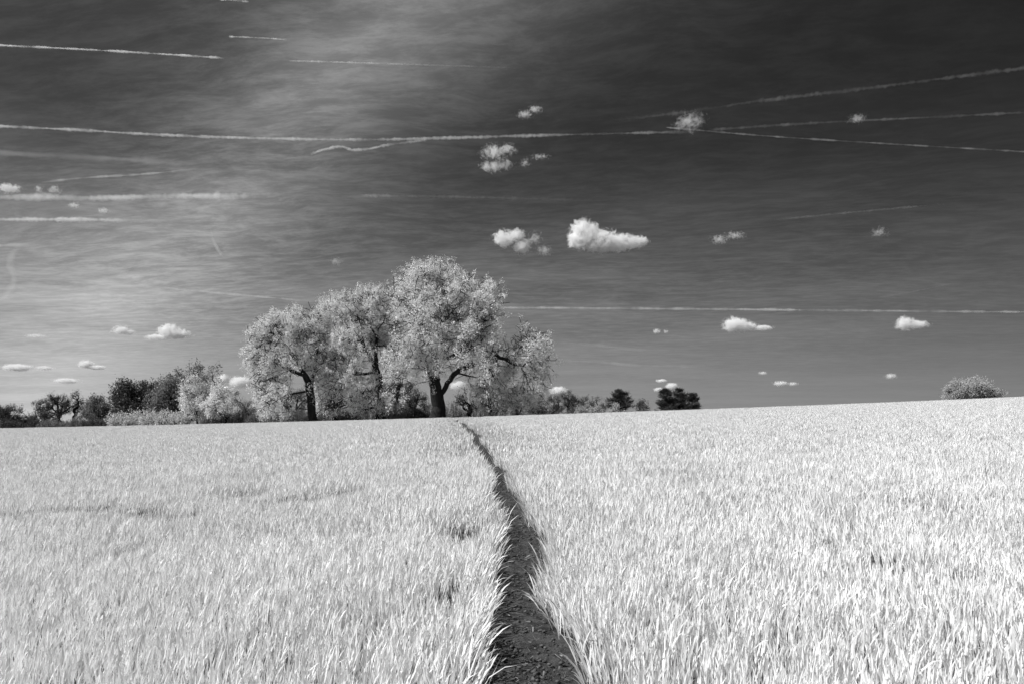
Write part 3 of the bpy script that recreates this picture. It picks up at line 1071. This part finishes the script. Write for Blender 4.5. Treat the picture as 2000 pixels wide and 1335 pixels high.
simple_tree('young_tree', 'pale broad young tree next to the pointed one', 438, 742, 0, 38, 87, LEAF_WHITE, 81, n=620, lobes=6, trunk=0.13, group='pale young trees before the oak', clear=0.1, leaf_size=0.19)

# --- low hedge of upright shrubs along the edge of the field
HEDGE = 'upright shrubs of the low hedge'


def upright_shrub(label, px, top, half_w, dist, leaf, seed):
    rg = np.random.default_rng(seed)
    k = dist / F
    g = at(px, 810, dist)
    gz = float(ground_h(g[0], dist))
    H = (HORIZON - top) * k + EYE - gz
    root = link('hedge_shrub', None, loc=(g[0], dist, gz))
    tag(root, label, 'shrub', HEDGE)
    ns = 130
    az = rg.uniform(0, 6.283, ns)
    til = np.abs(rg.normal(0, 0.35, ns))
    L = H * rg.uniform(0.6, 1.12, ns)
    bx = rg.uniform(-1.0, 1.0, ns) * half_w * k
    by = rg.uniform(-0.8, 0.8, ns)
    L = L * (1.08 - 0.55 * (bx / (half_w * k)) ** 2) * (1 + 0.12 * np.sin(bx * 5 + seed))
    d = np.stack([np.sin(til) * np.cos(az), np.sin(til) * np.sin(az), np.cos(til)], -1)
    b = np.stack([bx, by, np.zeros(ns)], -1)
    tp = b + d * L[:, None]
    th = np.arange(3) * 2.0944
    rr = np.stack([np.cos(th), np.sin(th), np.zeros(3)], -1)
    v = np.concatenate([(b[:, None] + rr * 0.022), (tp[:, None] + rr * 0.006)], 1)
    o = (np.arange(ns) * 6)[:, None, None]
    f = (np.array([(0, 1, 4, 3), (1, 2, 5, 4), (2, 0, 3, 5)])[None] + o).reshape(-1, 4)
    link('stems', mesh_quads('stems', v.reshape(-1, 3), f, BARK_GREY), root)
    nl = 26
    t = rg.uniform(0.12, 1.0, (ns, nl))
    P_ = (b[:, None] + (tp - b)[:, None] * t[..., None] + rg.normal(0, 0.07, (ns, nl, 3))).reshape(-1, 3)
    q = np.repeat(d, nl, 0) * 0.8 + rg.normal(0, 0.5, (ns * nl, 3))
    q /= np.linalg.norm(q, axis=1, keepdims=True)
    w = np.cross(q, rg.normal(0, 1, q.shape))
    w /= np.linalg.norm(w, axis=1, keepdims=True)
    s = 0.17 * rg.uniform(0.6, 1.4, len(q))[:, None]
    v = np.stack([P_, P_ + q * s * .5 + w * s * .22, P_ + q * s, P_ + q * s * .5 - w * s * .22], 1)
    link('foliage', mesh_quads('foliage', v.reshape(-1, 3), np.arange(4 * len(q)).reshape(-1, 4), leaf), root)


hedge = [(20, 818, 22, 96, LEAF_DARK, 'dark low shrub under the black edge tree'),
         (62, 820, 22, 97, LEAF_DARK, 'dark low shrub under the twiggy rounded bush'),
         (104, 819, 22, 96, LEAF_OAK, 'low grey shrub under the flat topped tree'),
         (146, 819, 22, 95, LEAF_OAK, 'low grey shrub at the root of the gaunt tree'),
         (188, 817, 22, 94, LEAF_DARK, 'low dark shrub under the small dark tree'),
         (610, 796, 26, 104, LEAF_DARK, 'dark thicket shrub far behind the crossed stems'),
         (650, 790, 26, 106, LEAF_DARK, 'dark thicket shrub far behind the thin dark tree'),
         (725, 788, 26, 104, LEAF_DARK, 'dark thicket shrub far behind the twin-stemmed trunk'),
         (775, 786, 26, 106, LEAF_OAK, 'dark thicket shrub under the small pointed conifer'),
         (835, 784, 26, 104, LEAF_OAK, 'grey thicket shrub behind the forked black trunk'),
         (880, 784, 22, 100, LEAF_OAK, 'grey thicket shrub right of the forked black trunk'),
         (930, 786, 24, 102, LEAF_OAK, 'grey thicket shrub just past the end of the path'),
         (985, 784, 26, 104, LEAF_OAK, 'grey thicket shrub under the long bough'),
         (1040, 784, 26, 112, LEAF_OAK, 'grey thicket shrub past the end of the long bough'),
         (235, 806, 18, 86, LEAF_HEDGE, 'pale grey upright shrub at the outer end of the low hedge'),
         (265, 803, 18, 87, LEAF_HEDGE, 'pale grey shrub, second along the low hedge below the dark rounded tree'),
         (296, 801, 18, 86, LEAF_HEDGE, 'tall pale shrub of the hedge below the very dark narrow tree'),
         (326, 802, 16, 85, LEAF_HEDGE, 'pale shrub of the hedge, just before the pointed young tree'),
         (352, 804, 14, 85, LEAF_HEDGE, 'round pale shrub touching the pointed young tree'),
         (412, 808, 16, 88, LEAF_OAK, 'dark low shrub right of the pointed young tree'),
         (440, 807, 18, 88, LEAF_OAK, 'dark low shrub below the broad young tree'),
         (474, 802, 20, 87, LEAF_MID, 'grey reedy shrub of the hedge, after the broad young tree'),
         (508, 803, 20, 86, LEAF_MID, 'grey reedy shrub below the small pale bushy tree'),
         (542, 806, 20, 85, LEAF_OAK, 'grey reedy shrub nearest the drooping pale tree'),
         (585, 800, 22, 90, LEAF_MID, 'dark low shrub behind the crossed stems'),
         (680, 802, 22, 90, LEAF_DARK, 'dark low shrub beside the thin dark tree'),
         (770, 798, 24, 88, LEAF_DARK, 'dark low shrub right of the twin-stemmed tree'),
         (812, 797, 24, 88, LEAF_DARK, 'dark low shrub just left of the forked black trunk')]
for i, (q, t_, w_, d_, lf, lb) in enumerate(hedge):
    upright_shrub(lb, q, t_, w_, d_, lf, 200 + i)


# --- pines: stout stem, tiers of nearly level boughs, flat pads of needles
def pine(name, label, px, top, half_w, dist, seed, lean=0.0, group=None, spike=False):
    rg = np.random.default_rng(seed)
    k = dist / F
    g = at(px, 800, dist)
    gz = float(ground_h(g[0], dist)) - 0.1
    H = (HORIZON - top) * k + EYE - gz
    Rw = half_w * k
    root = link(name, None, loc=(g[0], dist, gz))
    tag(root, label, 'pine', group)
    pos, par = [np.zeros(3)], [-1]
    nst = 12
    for i in range(1, nst + 1):
        pos.append(np.array([lean * H * (i / nst) ** 1.5 + rg.normal(0, .04), rg.normal(0, .04), H * i / nst * 0.97]))
        par.append(i - 1)
    pads = []
    nb = 44 if spike else 38
    for j in range(nb):
        z = min(0.97, 0.12 + 0.145 * rg.integers(0, 7) + rg.normal(0, 0.025))
        i0 = int(z * nst)
        prof = (1 - z) * 1.05 + 0.05 if spike else (max(1.0 - z * z, 0.02) ** 0.6) * (0.5 + 0.65 * rg.random())
        az = rg.uniform(0, 6.283)
        L = max(Rw * prof, 0.25)
        prev, cur = i0, pos[i0]
        ns_ = 5
        for s in range(ns_):
            d = np.array([math.cos(az), math.sin(az), (-0.1 if spike else 0.12 + 0.5 * z) + 0.30 * s / ns_])
            d /= np.linalg.norm(d)
            cur = cur + d * L / ns_ + rg.normal(0, .04 * L, 3)
            pos.append(cur)
            par.append(prev)
            prev = len(pos) - 1
            if s >= 1:
                for _ in range(2):
                    pads.append((cur + rg.normal(0, 0.12 * L, 3) * np.array([1, 1, .35]), 0.10 + 0.09 * L * rg.uniform(.7, 1.2)))
    pos, par = np.array(pos), np.array(par)
    rad, cnt, has = limb_radii(par, 0.045 * H, 0.025, 0.5)
    split_limbs(root, pos, par, rad, cnt, np.arange(len(par)) <= nst, SHADED_BARK)
    V = []
    for c, r in pads:
        m = 24
        th = rg.uniform(0, 6.283, m)
        rr = r * np.sqrt(rg.random(m))
        P_ = c + np.stack([rr * np.cos(th), rr * np.sin(th), rg.normal(0, .25 * r, m)], -1)
        q = np.stack([np.cos(th), np.sin(th), rg.uniform(0.1, 1.3, m)], -1) + rg.normal(0, .35, (m, 3))
        q /= np.linalg.norm(q, axis=1, keepdims=True)
        w = np.cross(q, rg.normal(0, 1, (m, 3)))
        w /= np.linalg.norm(w, axis=1, keepdims=True)
        s = 0.5 * rg.uniform(.5, 1.4, m)[:, None]
        V.append(np.stack([P_ - w * .03, P_ + w * .03, P_ + q * s + w * .015, P_ + q * s - w * .015], 1).reshape(-1, 3))
    V = np.concatenate(V)
    link('crown', mesh_quads('crown', V, np.arange(len(V)).reshape(-1, 4), NEEDLE), root)


pine('pine_tree', 'lone black pine on the brow, between dark trees and pine clump', 1211, 761, 23, 105, 301)
PC = 'pines of the clump on the brow'
pine('pine_tree', 'black pine with open feathery boughs, outer left of the clump', 1302, 760, 20, 106, 302, group=PC)
pine('pine_tree', 'tallest black pine in the middle of the clump', 1328, 759, 24, 109, 303, group=PC)
pine('pine_tree', 'short black pine leaning out at the low end of the clump', 1352, 770, 16, 107, 304, lean=0.08, group=PC)
pine('spruce_tree', 'small dark pointed conifer in the gap between the tall trees', 775, 744, 10, 112, 305, spike=True)
pine('pine_tree', 'grey feathery pine behind the gap left of the forked trunk', 800, 745, 22, 108, 306)
# ------------------------------------------------------------------ clouds and vapour trails (real volumes high in the air)
def box_shell(lo, hi):
    """rounded closed hull around a cloud"""
    import bmesh
    bm = bmesh.new()
    bmesh.ops.create_icosphere(bm, subdivisions=2, radius=1.0)
    c = (np.array(lo) + np.array(hi)) / 2
    r = (np.array(hi) - np.array(lo)) / 2
    for v_ in bm.verts:
        p = np.array(v_.co)
        p = np.sign(p) * np.abs(p) ** 0.6 * 1.02
        v_.co = c + p * r
    me = bpy.data.meshes.new('cloud')
    bm.to_mesh(me)
    bm.free()
    return me


CUM_BASE = 1300.0


def cloud(label, blobs, dens=1.0, rough=0.9, cell=0.5, seed=0.0, edge=0.35, group=None, lift=0.0):
    """blobs: (px, py, rx, ry) in photo pixels, carried to where that cloud floats"""
    B = np.array(blobs, float)
    cx_, cy_ = B[:, 0].mean(), B[:, 1].mean()
    bot = (B[:, 1] + B[:, 3]).max()
    el = ray(cx_, min(bot, 822))[2]
    D = min((CUM_BASE - EYE) / max(el, 0.03), 26000.0)
    k = D / F
    org = at(cx_, cy_, D)
    loc = []
    for (bx, by, rx, ry) in B:
        p = at(bx, by, D) - org
        loc.append((p[0], 0.0, p[2], rx * k, 0.75 * max(rx * k, ry * k) * 0.8 + 0.2 * ry * k, ry * k))
    lo = [min(q[i] - q[3 + i] * 1.25 for q in loc) for i in range(3)]
    hi = [max(q[i] + q[3 + i] * 1.25 for q in loc) for i in range(3)]
    m, K, out = new_mat('cloud_vapour')
    tco = K.node('ShaderNodeTexCoord').outputs['Object']
    S = float(np.mean([q[5] for q in loc]))
    nz = K.noise(K.v('ADD', tco, (seed * 913.0, seed * 371.0, seed * 77.0)), 1.0 / (S * cell * 1.3), 9, 0.70, 0.6)
    fld = None
    for q in loc:
        d = K.v('LENGTH', K.v('MULTIPLY', K.v('SUBTRACT', tco, q[:3]), (1 / q[3], 1 / q[4], 1 / q[5])))
        v_ = K.m('SUBTRACT', 1.0, d)
        fld = v_ if fld is None else K.m('SMOOTH_MAX', fld, v_, 0.15)
    fld = K.m('ADD', fld, K.m('MULTIPLY', K.m('SUBTRACT', nz, 0.54), rough * 3.6))
    dn = K.ramp(fld, 0.0, edge * 1.7, 0.0, dens * 2.6 / S)
    vol = K.node('ShaderNodeVolumeScatter')
    vol.inputs['Color'].default_value = grey(1.0)
    vol.inputs['Anisotropy'].default_value = 0.0
    K.put(vol.inputs['Density'], dn)
    K.put(out.inputs['Volume'], vol.outputs[0])
    diag = float(np.linalg.norm(np.array(hi) - np.array(lo)))
    m.cycles.volume_step_rate = min(1.0, 0.22 * S / (diag * 0.1))
    o = link('cloud', box_shell(lo, hi), loc=org)
    o.data.materials.append(m)
    tag(o, label, 'cloud', group)
    return o


CL = 'small fair-weather clouds'
cloud('largest white cloud, wedge shaped with a high blunt end', [(1142, 458, 34, 34), (1130, 468, 26, 24), (1170, 470, 44, 26), (1205, 474, 40, 20), (1240, 474, 30, 14), (1180, 482, 40, 12)], 1.8, .62, .45, 1.1, .25, CL)
cloud('white two-lobed cloud next to the largest cloud', [(985, 466, 26, 20), (1008, 460, 22, 14), (1020, 482, 22, 18)], 1.3, .8, .45, 2.3, .3, CL)
cloud('frayed shreds of cloud trailing from the two-lobed cloud', [(1045, 465, 14, 14), (1062, 490, 16, 12)], .35, 1.5, .4, 3.7, .5, CL)
cloud('ragged white cloud with a broken lower half, high over the tallest tree', [(965, 298, 28, 18), (990, 292, 20, 14), (962, 325, 28, 12), (985, 322, 20, 12)], .5, 1.3, .5, 4.1, .5, CL)
cloud('thin shreds of cloud beside the ragged white cloud', [(1025, 318, 12, 10), (1055, 306, 22, 5)], .22, 1.5, .5, 5.9, .6, CL)
cloud('small ragged puff, topmost of the little clouds', [(1045, 214, 15, 9), (1025, 224, 18, 8)], .35, 1.3, .5, 6.4, .5, CL)
cloud('ragged domed cloud crossed by a vapour trail', [(1345, 240, 32, 22), (1360, 234, 20, 18)], .35, 1.2, .5, 7.7, .6, CL)
cloud('flat-bottomed white cloud with a thin tail, over the pine clump side', [(1436, 634, 28, 17), (1455, 638, 30, 12), (1490, 640, 24, 6)], 1.2, .6, .5, 8.2, .3, CL)
cloud('flat-bottomed white cloud below the long level trail, nearest the round shrub', [(1768, 632, 22, 16), (1790, 634, 26, 10)], 1.1, .6, .5, 41.3, .3, CL)
cloud('thin frayed cloud in the dark sky beyond the largest cloud', [(1405, 468, 18, 10), (1435, 460, 22, 8)], .3, 1.5, .5, 10.3, .6, CL)
cloud('faint small puff alone in the dark sky', [(1718, 454, 18, 11)], .2, 1.4, .5, 11.6, .6, CL)
cloud('faint puff sitting on a vapour trail in the dark sky', [(1674, 232, 20, 10)], .22, 1.2, .5, 12.4, .6, CL)
cloud('small white cloud just left of the larger heaped one', [(236, 645, 20, 10), (252, 649, 14, 7)], .9, .9, .5, 13.9, .35, CL)
cloud('heaped white cloud above the darker wood', [(330, 646, 24, 16), (345, 652, 30, 11), (305, 658, 26, 6)], 1.2, .7, .5, 14.2, .3, CL)
cloud('flat white cloud low at the edge of the picture', [(33, 717, 32, 8)], 1.2, .7, .6, 15.7, .3, CL)
cloud('thin shred beside the flat white edge cloud', [(86, 718, 20, 5)], .7, 1.0, .6, 16.1, .4, CL)
cloud('white cloud with a curled top low over the dark rounded tree', [(168, 711, 18, 9), (190, 717, 20, 5)], 1.1, .7, .5, 17.3, .3, CL)
cloud('flat thin cloud lowest over the gaunt tree', [(130, 743, 28, 6)], .9, .8, .6, 18.8, .35, CL)
cloud('white cloud top behind the large oak and young tree', [(434, 740, 18, 11)], 1.2, .7, .5, 19.5, .3, CL)
cloud('broad white cloud behind the broad young tree', [(470, 745, 28, 13)], 1.2, .6, .5, 20.7, .3, CL)
cloud('tiny white pair of puffs left of the flat-bottomed clouds', [(1283, 647, 9, 6), (1301, 647, 6, 5)], .6, 1.0, .5, 21.2, .4, CL)
cloud('low white cloud just clear of the end of the long bough', [(1090, 762, 20, 9)], 1.1, .7, .6, 22.6, .3, CL)
cloud('small flat cloud, upper of the three over the pine clump', [(1292, 743, 12, 4)], 1.0, .7, .6, 23.1, .3, CL)
cloud('small bright cloud touching the pine clump', [(1312, 753, 14, 8)], 1.2, .7, .6, 24.9, .3, CL)
cloud('thin flat cloud left of the bright one at the pine clump', [(1287, 760, 12, 5)], 1.0, .7, .6, 25.3, .3, CL)
cloud('low flat pair of clouds over the bare slope', [(1524, 748, 16, 6), (1549, 749, 12, 4)], .7, .8, .6, 26.4, .4, CL)
cloud('tiny cloud over the bare slope, nearest the round shrub', [(1740, 734, 13, 6)], .6, .9, .6, 27.7, .4, CL)
cloud('tiny faint puff above the low flat pair', [(1490, 728, 10, 4)], .5, .9, .6, 28.8, .4, CL)
cloud('white puff on the picture edge above the thick trail', [(16, 368, 28, 10)], .6, 1.0, .5, 29.2, .4, CL)
cloud('small puff, first of two above the thick trail', [(76, 369, 10, 9)], .4, 1.2, .5, 30.6, .5, CL)
cloud('small puff, second of two above the thick trail', [(106, 371, 13, 10)], .4, 1.2, .5, 31.7, .5, CL)
cloud('small puff hanging just below the thick trail', [(145, 401, 13, 7)], .4, 1.1, .5, 32.1, .5, CL)
cloud('tiny puff between the thick trail and the one below', [(202, 412, 12, 7)], .45, 1.1, .5, 33.9, .5, CL)
cloud('faint wisp over the twin-stemmed tree', [(656, 511, 16, 11)], .15, 1.4, .5, 34.4, .6, CL)
cloud('faint flat wisp low in the pale sky', [(70, 656, 24, 5)], .4, 1.0, .5, 35.2, .5, CL)
cloud('bright cloud low behind the fork of the black trunk', [(896, 752, 20, 11)], 1.1, .7, .5, 36.8, .3, CL)

TRAIL_ALT = 9000.0


def trail(label, pts, half, dens, rough=0.5, cell=1.6, fade=(0.02, 0.02), profile=None, seed=0.0, vertical=False, asp=1.0):
    """pts: photo pixels along the trail; half: half thickness in pixels"""
    pts = [(float(x_), float(y_)) for x_, y_ in pts]
    my = np.mean([q[1] for q in pts])
    mx_ = np.mean([q[0] for q in pts])
    D = min(TRAIL_ALT / max(ray(mx_, my)[2], 0.05), 90000.0)
    k = D / F
    W_ = np.array([at(x_, y_, D) for x_, y_ in pts])
    ia, ib = (2, 0) if vertical else (0, 2)
    if W_[0, ia] > W_[-1, ia]:
        W_ = W_[::-1]
        fade = fade[::-1]
        if profile:
            profile = [(1 - u, w) for u, w in profile][::-1]
    R = half * k * 1.2
    a0, a1 = W_[0, ia], W_[-1, ia]
    b0, b1 = W_[:, ib].min(), W_[:, ib].max()
    Ln = a1 - a0
    Br = max(b1 - b0, R * 0.01)
    org = np.zeros(3)
    org[ia], org[ib], org[1] = a0, b0, D
    us_ = (W_[:, ia] - a0) / Ln
    bs_ = (W_[:, ib] - b0) / Br
    m, K, out = new_mat('trail_vapour')
    tco = K.node('ShaderNodeTexCoord').outputs['Object']
    s_ = K.sep(tco)
    sa, sb = s_[ia], s_[ib]
    u = K.m('DIVIDE', sa, Ln)
    mid = K.m('MULTIPLY', K.curve(u, list(zip(us_, bs_))), Br)
    off = K.m('SUBTRACT', sb, mid)
    rr = K.m('DIVIDE', K.m('SQRT', K.m('ADD', K.m('MULTIPLY', s_[1], s_[1]), K.m('MULTIPLY', off, off))), R)
    rr = K.m('DIVIDE', rr, K.ramp(K.noise(K.xyz(K.m('DIVIDE', sa, R * 9.0), seed * 5.7, 2.0), 1.0, 3, 0.6), 0.3, 0.7, 0.5, 1.15))
    vec = K.xyz(K.m('DIVIDE', sa, R * asp), K.m('DIVIDE', s_[1], R), K.m('ADD', K.m('DIVIDE', off, R), seed * 17.3))
    nz = K.noise(vec, 1.0 / cell, 4, 0.6)
    nl = K.noise(K.xyz(K.m('DIVIDE', sa, R * 14.0), seed * 3.1, 0.0), 1.0, 2, 0.5)
    core = K.m('SUBTRACT', 1.0, rr)
    core = K.m('ADD', core, K.m('MULTIPLY', K.m('SUBTRACT', nz, 0.55), rough * 2.0))
    dn = K.ramp(core, 0.0, 0.8, 0.0, 1.0)
    dn = K.m('MULTIPLY', dn, K.ramp(nl, 0.3, 0.66, 0.25, 1.2))
    dn = K.m('MULTIPLY', dn, K.ramp(u, 0.0, max(fade[0], 1e-3)))
    dn = K.m('MULTIPLY', dn, K.ramp(u, 1.0 - max(fade[1], 1e-3), 1.0, 1.0, 0.0))
    if profile:
        dn = K.m('MULTIPLY', dn, K.curve(u, profile))
    dn = K.m('MULTIPLY', dn, dens / R)
    vol = K.node('ShaderNodeVolumeScatter')
    vol.inputs['Color'].default_value = grey(1.0)
    K.put(vol.inputs['Density'], dn)
    K.put(out.inputs['Volume'], vol.outputs[0])
    # hull: an eight-sided tube round the trail's middle line, evaluated from the same smooth curve
    cn = [n_ for n_ in m.node_tree.nodes if n_.type == 'CURVE_FLOAT'][0]
    cn.mapping.initialize()
    ring_n, seg = 8, 48
    th = np.arange(ring_n) * 2 * math.pi / ring_n
    vs = []
    for i in range(seg + 1):
        uu = i / seg
        bb = cn.mapping.evaluate(cn.mapping.curves[0], uu) * Br
        c = np.zeros(3)
        c[ia], c[ib] = uu * Ln, bb
        rr_ = 1.25 * R
        ring_ = np.zeros((ring_n, 3))
        ring_[:, 1] = np.cos(th) * rr_
        ring_[:, ib] = np.sin(th) * rr_
        vs.append(c + ring_)
    vs = np.concatenate(vs)
    fq = []
    for i in range(seg):
        for j in range(ring_n):
            fq.append((i * ring_n + j, i * ring_n + (j + 1) % ring_n, (i + 1) * ring_n + (j + 1) % ring_n, (i + 1) * ring_n + j))
    caps = np.array([list(range(ring_n))[::-1], [seg * ring_n + j for j in range(ring_n)]])
    me = mesh_mixed('vapour_trail', vs, [np.array(fq), caps], m)
    import bmesh
    bm = bmesh.new()
    bm.from_mesh(me)
    bmesh.ops.recalc_face_normals(bm, faces=bm.faces[:])
    bm.to_mesh(me)
    bm.free()
    diag = math.hypot(Ln, Br)
    m.cycles.volume_step_rate = max(0.002, min(1.0, 0.5 * R / (diag * 0.1)))
    o = link('vapour_trail', me, loc=org)
    tag(o, label, 'vapour trail', 'vapour trails across the sky')
    return o


trail('crisp white trail high on the pale side, broken off mid sky', [(-60, 86), (200, 99), (440, 114)], 3.0, 1.2, .5, 1.4, (.0, .06), None, 1)
trail('short crisp trail above and beyond the broken-off one', [(446, 72), (500, 74), (562, 78)], 2.4, 1.0, .5, 1.4, (.05, .15), None, 2)
trail('thin broken trail fading out over the middle of the sky', [(563, 119), (800, 126), (1040, 134)], 2.4, .7, .6, 1.6, (.03, .5), [(0, 1), (.4, .6), (.6, .2), (.8, .35), (1, .1)], 3)
trail('tiny trail end at the very top of the picture', [(428, 0), (455, 1), (488, 4)], 2.2, 1.0, .5, 1.5, (.1, .2), None, 4)
trail('longest white trail, crossing from the pale side to the ragged domed cloud', [(-60, 244), (150, 254), (300, 263), (500, 270), (700, 273), (860, 270), (1080, 264), (1380, 257)], 4.0, .75, .6, 1.6, (0, .08), [(0, 1), (.35, 1.05), (.5, .7), (.7, .5), (1, .25)], 5)
trail('soft trail rising gently from the crossing into the dark sky', [(1380, 254), (1600, 240), (1800, 230), (2060, 217)], 4.0, .085, .6, 1.6, (.05, 0), None, 6)
trail('kinked trail joining the longest trail from below', [(600, 303), (640, 291), (665, 287), (690, 293), (760, 283), (840, 272)], 4.0, .6, .7, 1.4, (.12, .1), None, 7)
trail('fine sharp trail starting at the ragged domed cloud and sinking outwards', [(1299, 249), (1500, 266), (1700, 279), (2060, 300)], 2.4, .2, .15, 2.5, (.01, 0), [(0, 1.6), (.15, 1.0), (1, .6)], 8, asp=4)
trail('soft rough trail, steepest and uppermost in the dark sky', [(1180, 237), (1300, 224), (1480, 198), (1700, 172), (1900, 146), (2060, 126)], 5.5, .065, .9, 1.5, (.15, 0), None, 9)
trail('broad faint trail below the longest one on the pale side', [(-60, 296), (200, 309), (430, 322)], 8.0, .16, .5, 2.0, (0, .4), None, 10, asp=5)
trail('thin curved trail just above the thick one', [(75, 357), (160, 348), (270, 341), (420, 326)], 3.0, .35, .35, 2.0, (.15, .4), None, 11, asp=3)
trail('thickest, lumpy white trail on the pale side', [(-60, 387), (80, 385), (180, 387), (350, 383), (440, 384), (525, 377)], 8.5, 1.1, .75, 1.1, (0, .12), [(0, .5), (.35, .6), (.5, 1.0), (.75, 1.2), (1, .7)], 12)
trail('lumpy white trail below the thickest one, shorter and thinner', [(-60, 429), (120, 429), (290, 432)], 5.5, 1.0, .7, 1.2, (0, .35), None, 13)
trail('short faint trail, lowest on the pale side edge', [(-60, 483), (30, 479), (100, 477)], 5.0, .3, .4, 2.0, (0, .4), None, 14, asp=3)
trail('faint feathered trail across the middle, above the two-lobed cloud', [(695, 382), (800, 383), (950, 386), (1200, 393)], 5.0, .14, .8, 1.2, (.05, .6), None, 15)
trail('long level trail passing behind the tall trees', [(150, 598), (560, 600), (990, 601), (1400, 604), (1700, 607), (2060, 610)], 3.2, .5, .3, 2.0, (.15, 0), [(0, .3), (.3, .35), (.44, 1.2), (.7, .9), (1, .6)], 16, asp=3)
trail('thin sloping trail running down to the tall trees', [(300, 560), (420, 572), (500, 579), (620, 590)], 2.8, .3, .3, 2.0, (.15, .1), None, 17, asp=3)
trail('faint streak just off the end of the long bough', [(1085, 668), (1160, 673), (1230, 681), (1320, 687)], 5.5, .13, .5, 2.0, (.1, .5), None, 18, asp=5)
trail('faint level streak low beside the long bough', [(1090, 704), (1180, 707), (1250, 713), (1400, 715)], 4.0, .11, .5, 2.0, (.1, .4), None, 19, asp=5)
trail('faint thin trail rising in the dark sky beyond the frayed cloud', [(1490, 432), (1650, 416), (1760, 406), (1860, 397)], 3.2, .07, .6, 1.6, (.2, .3), None, 20)
trail('short upright curl of vapour over the drooping pale tree', [(410, 436), (413, 455), (418, 472), (434, 500)], 5.0, .4, .7, 1.3, (.3, .05), [(0, .3), (.5, .5), (.8, 1), (1, 1.3)], 21, True)
trail('faint short trail rising towards the edge of the dark sky', [(1712, 582), (1790, 568), (1870, 551)], 3.0, .06, .5, 2.0, (.25, .25), None, 22)
trail('faint curled wisp hanging at the pale edge of the picture', [(-8, 592), (14, 575), (27, 548), (20, 515), (46, 468)], 8.0, .2, .7, 1.6, (.1, .3), None, 23, True)
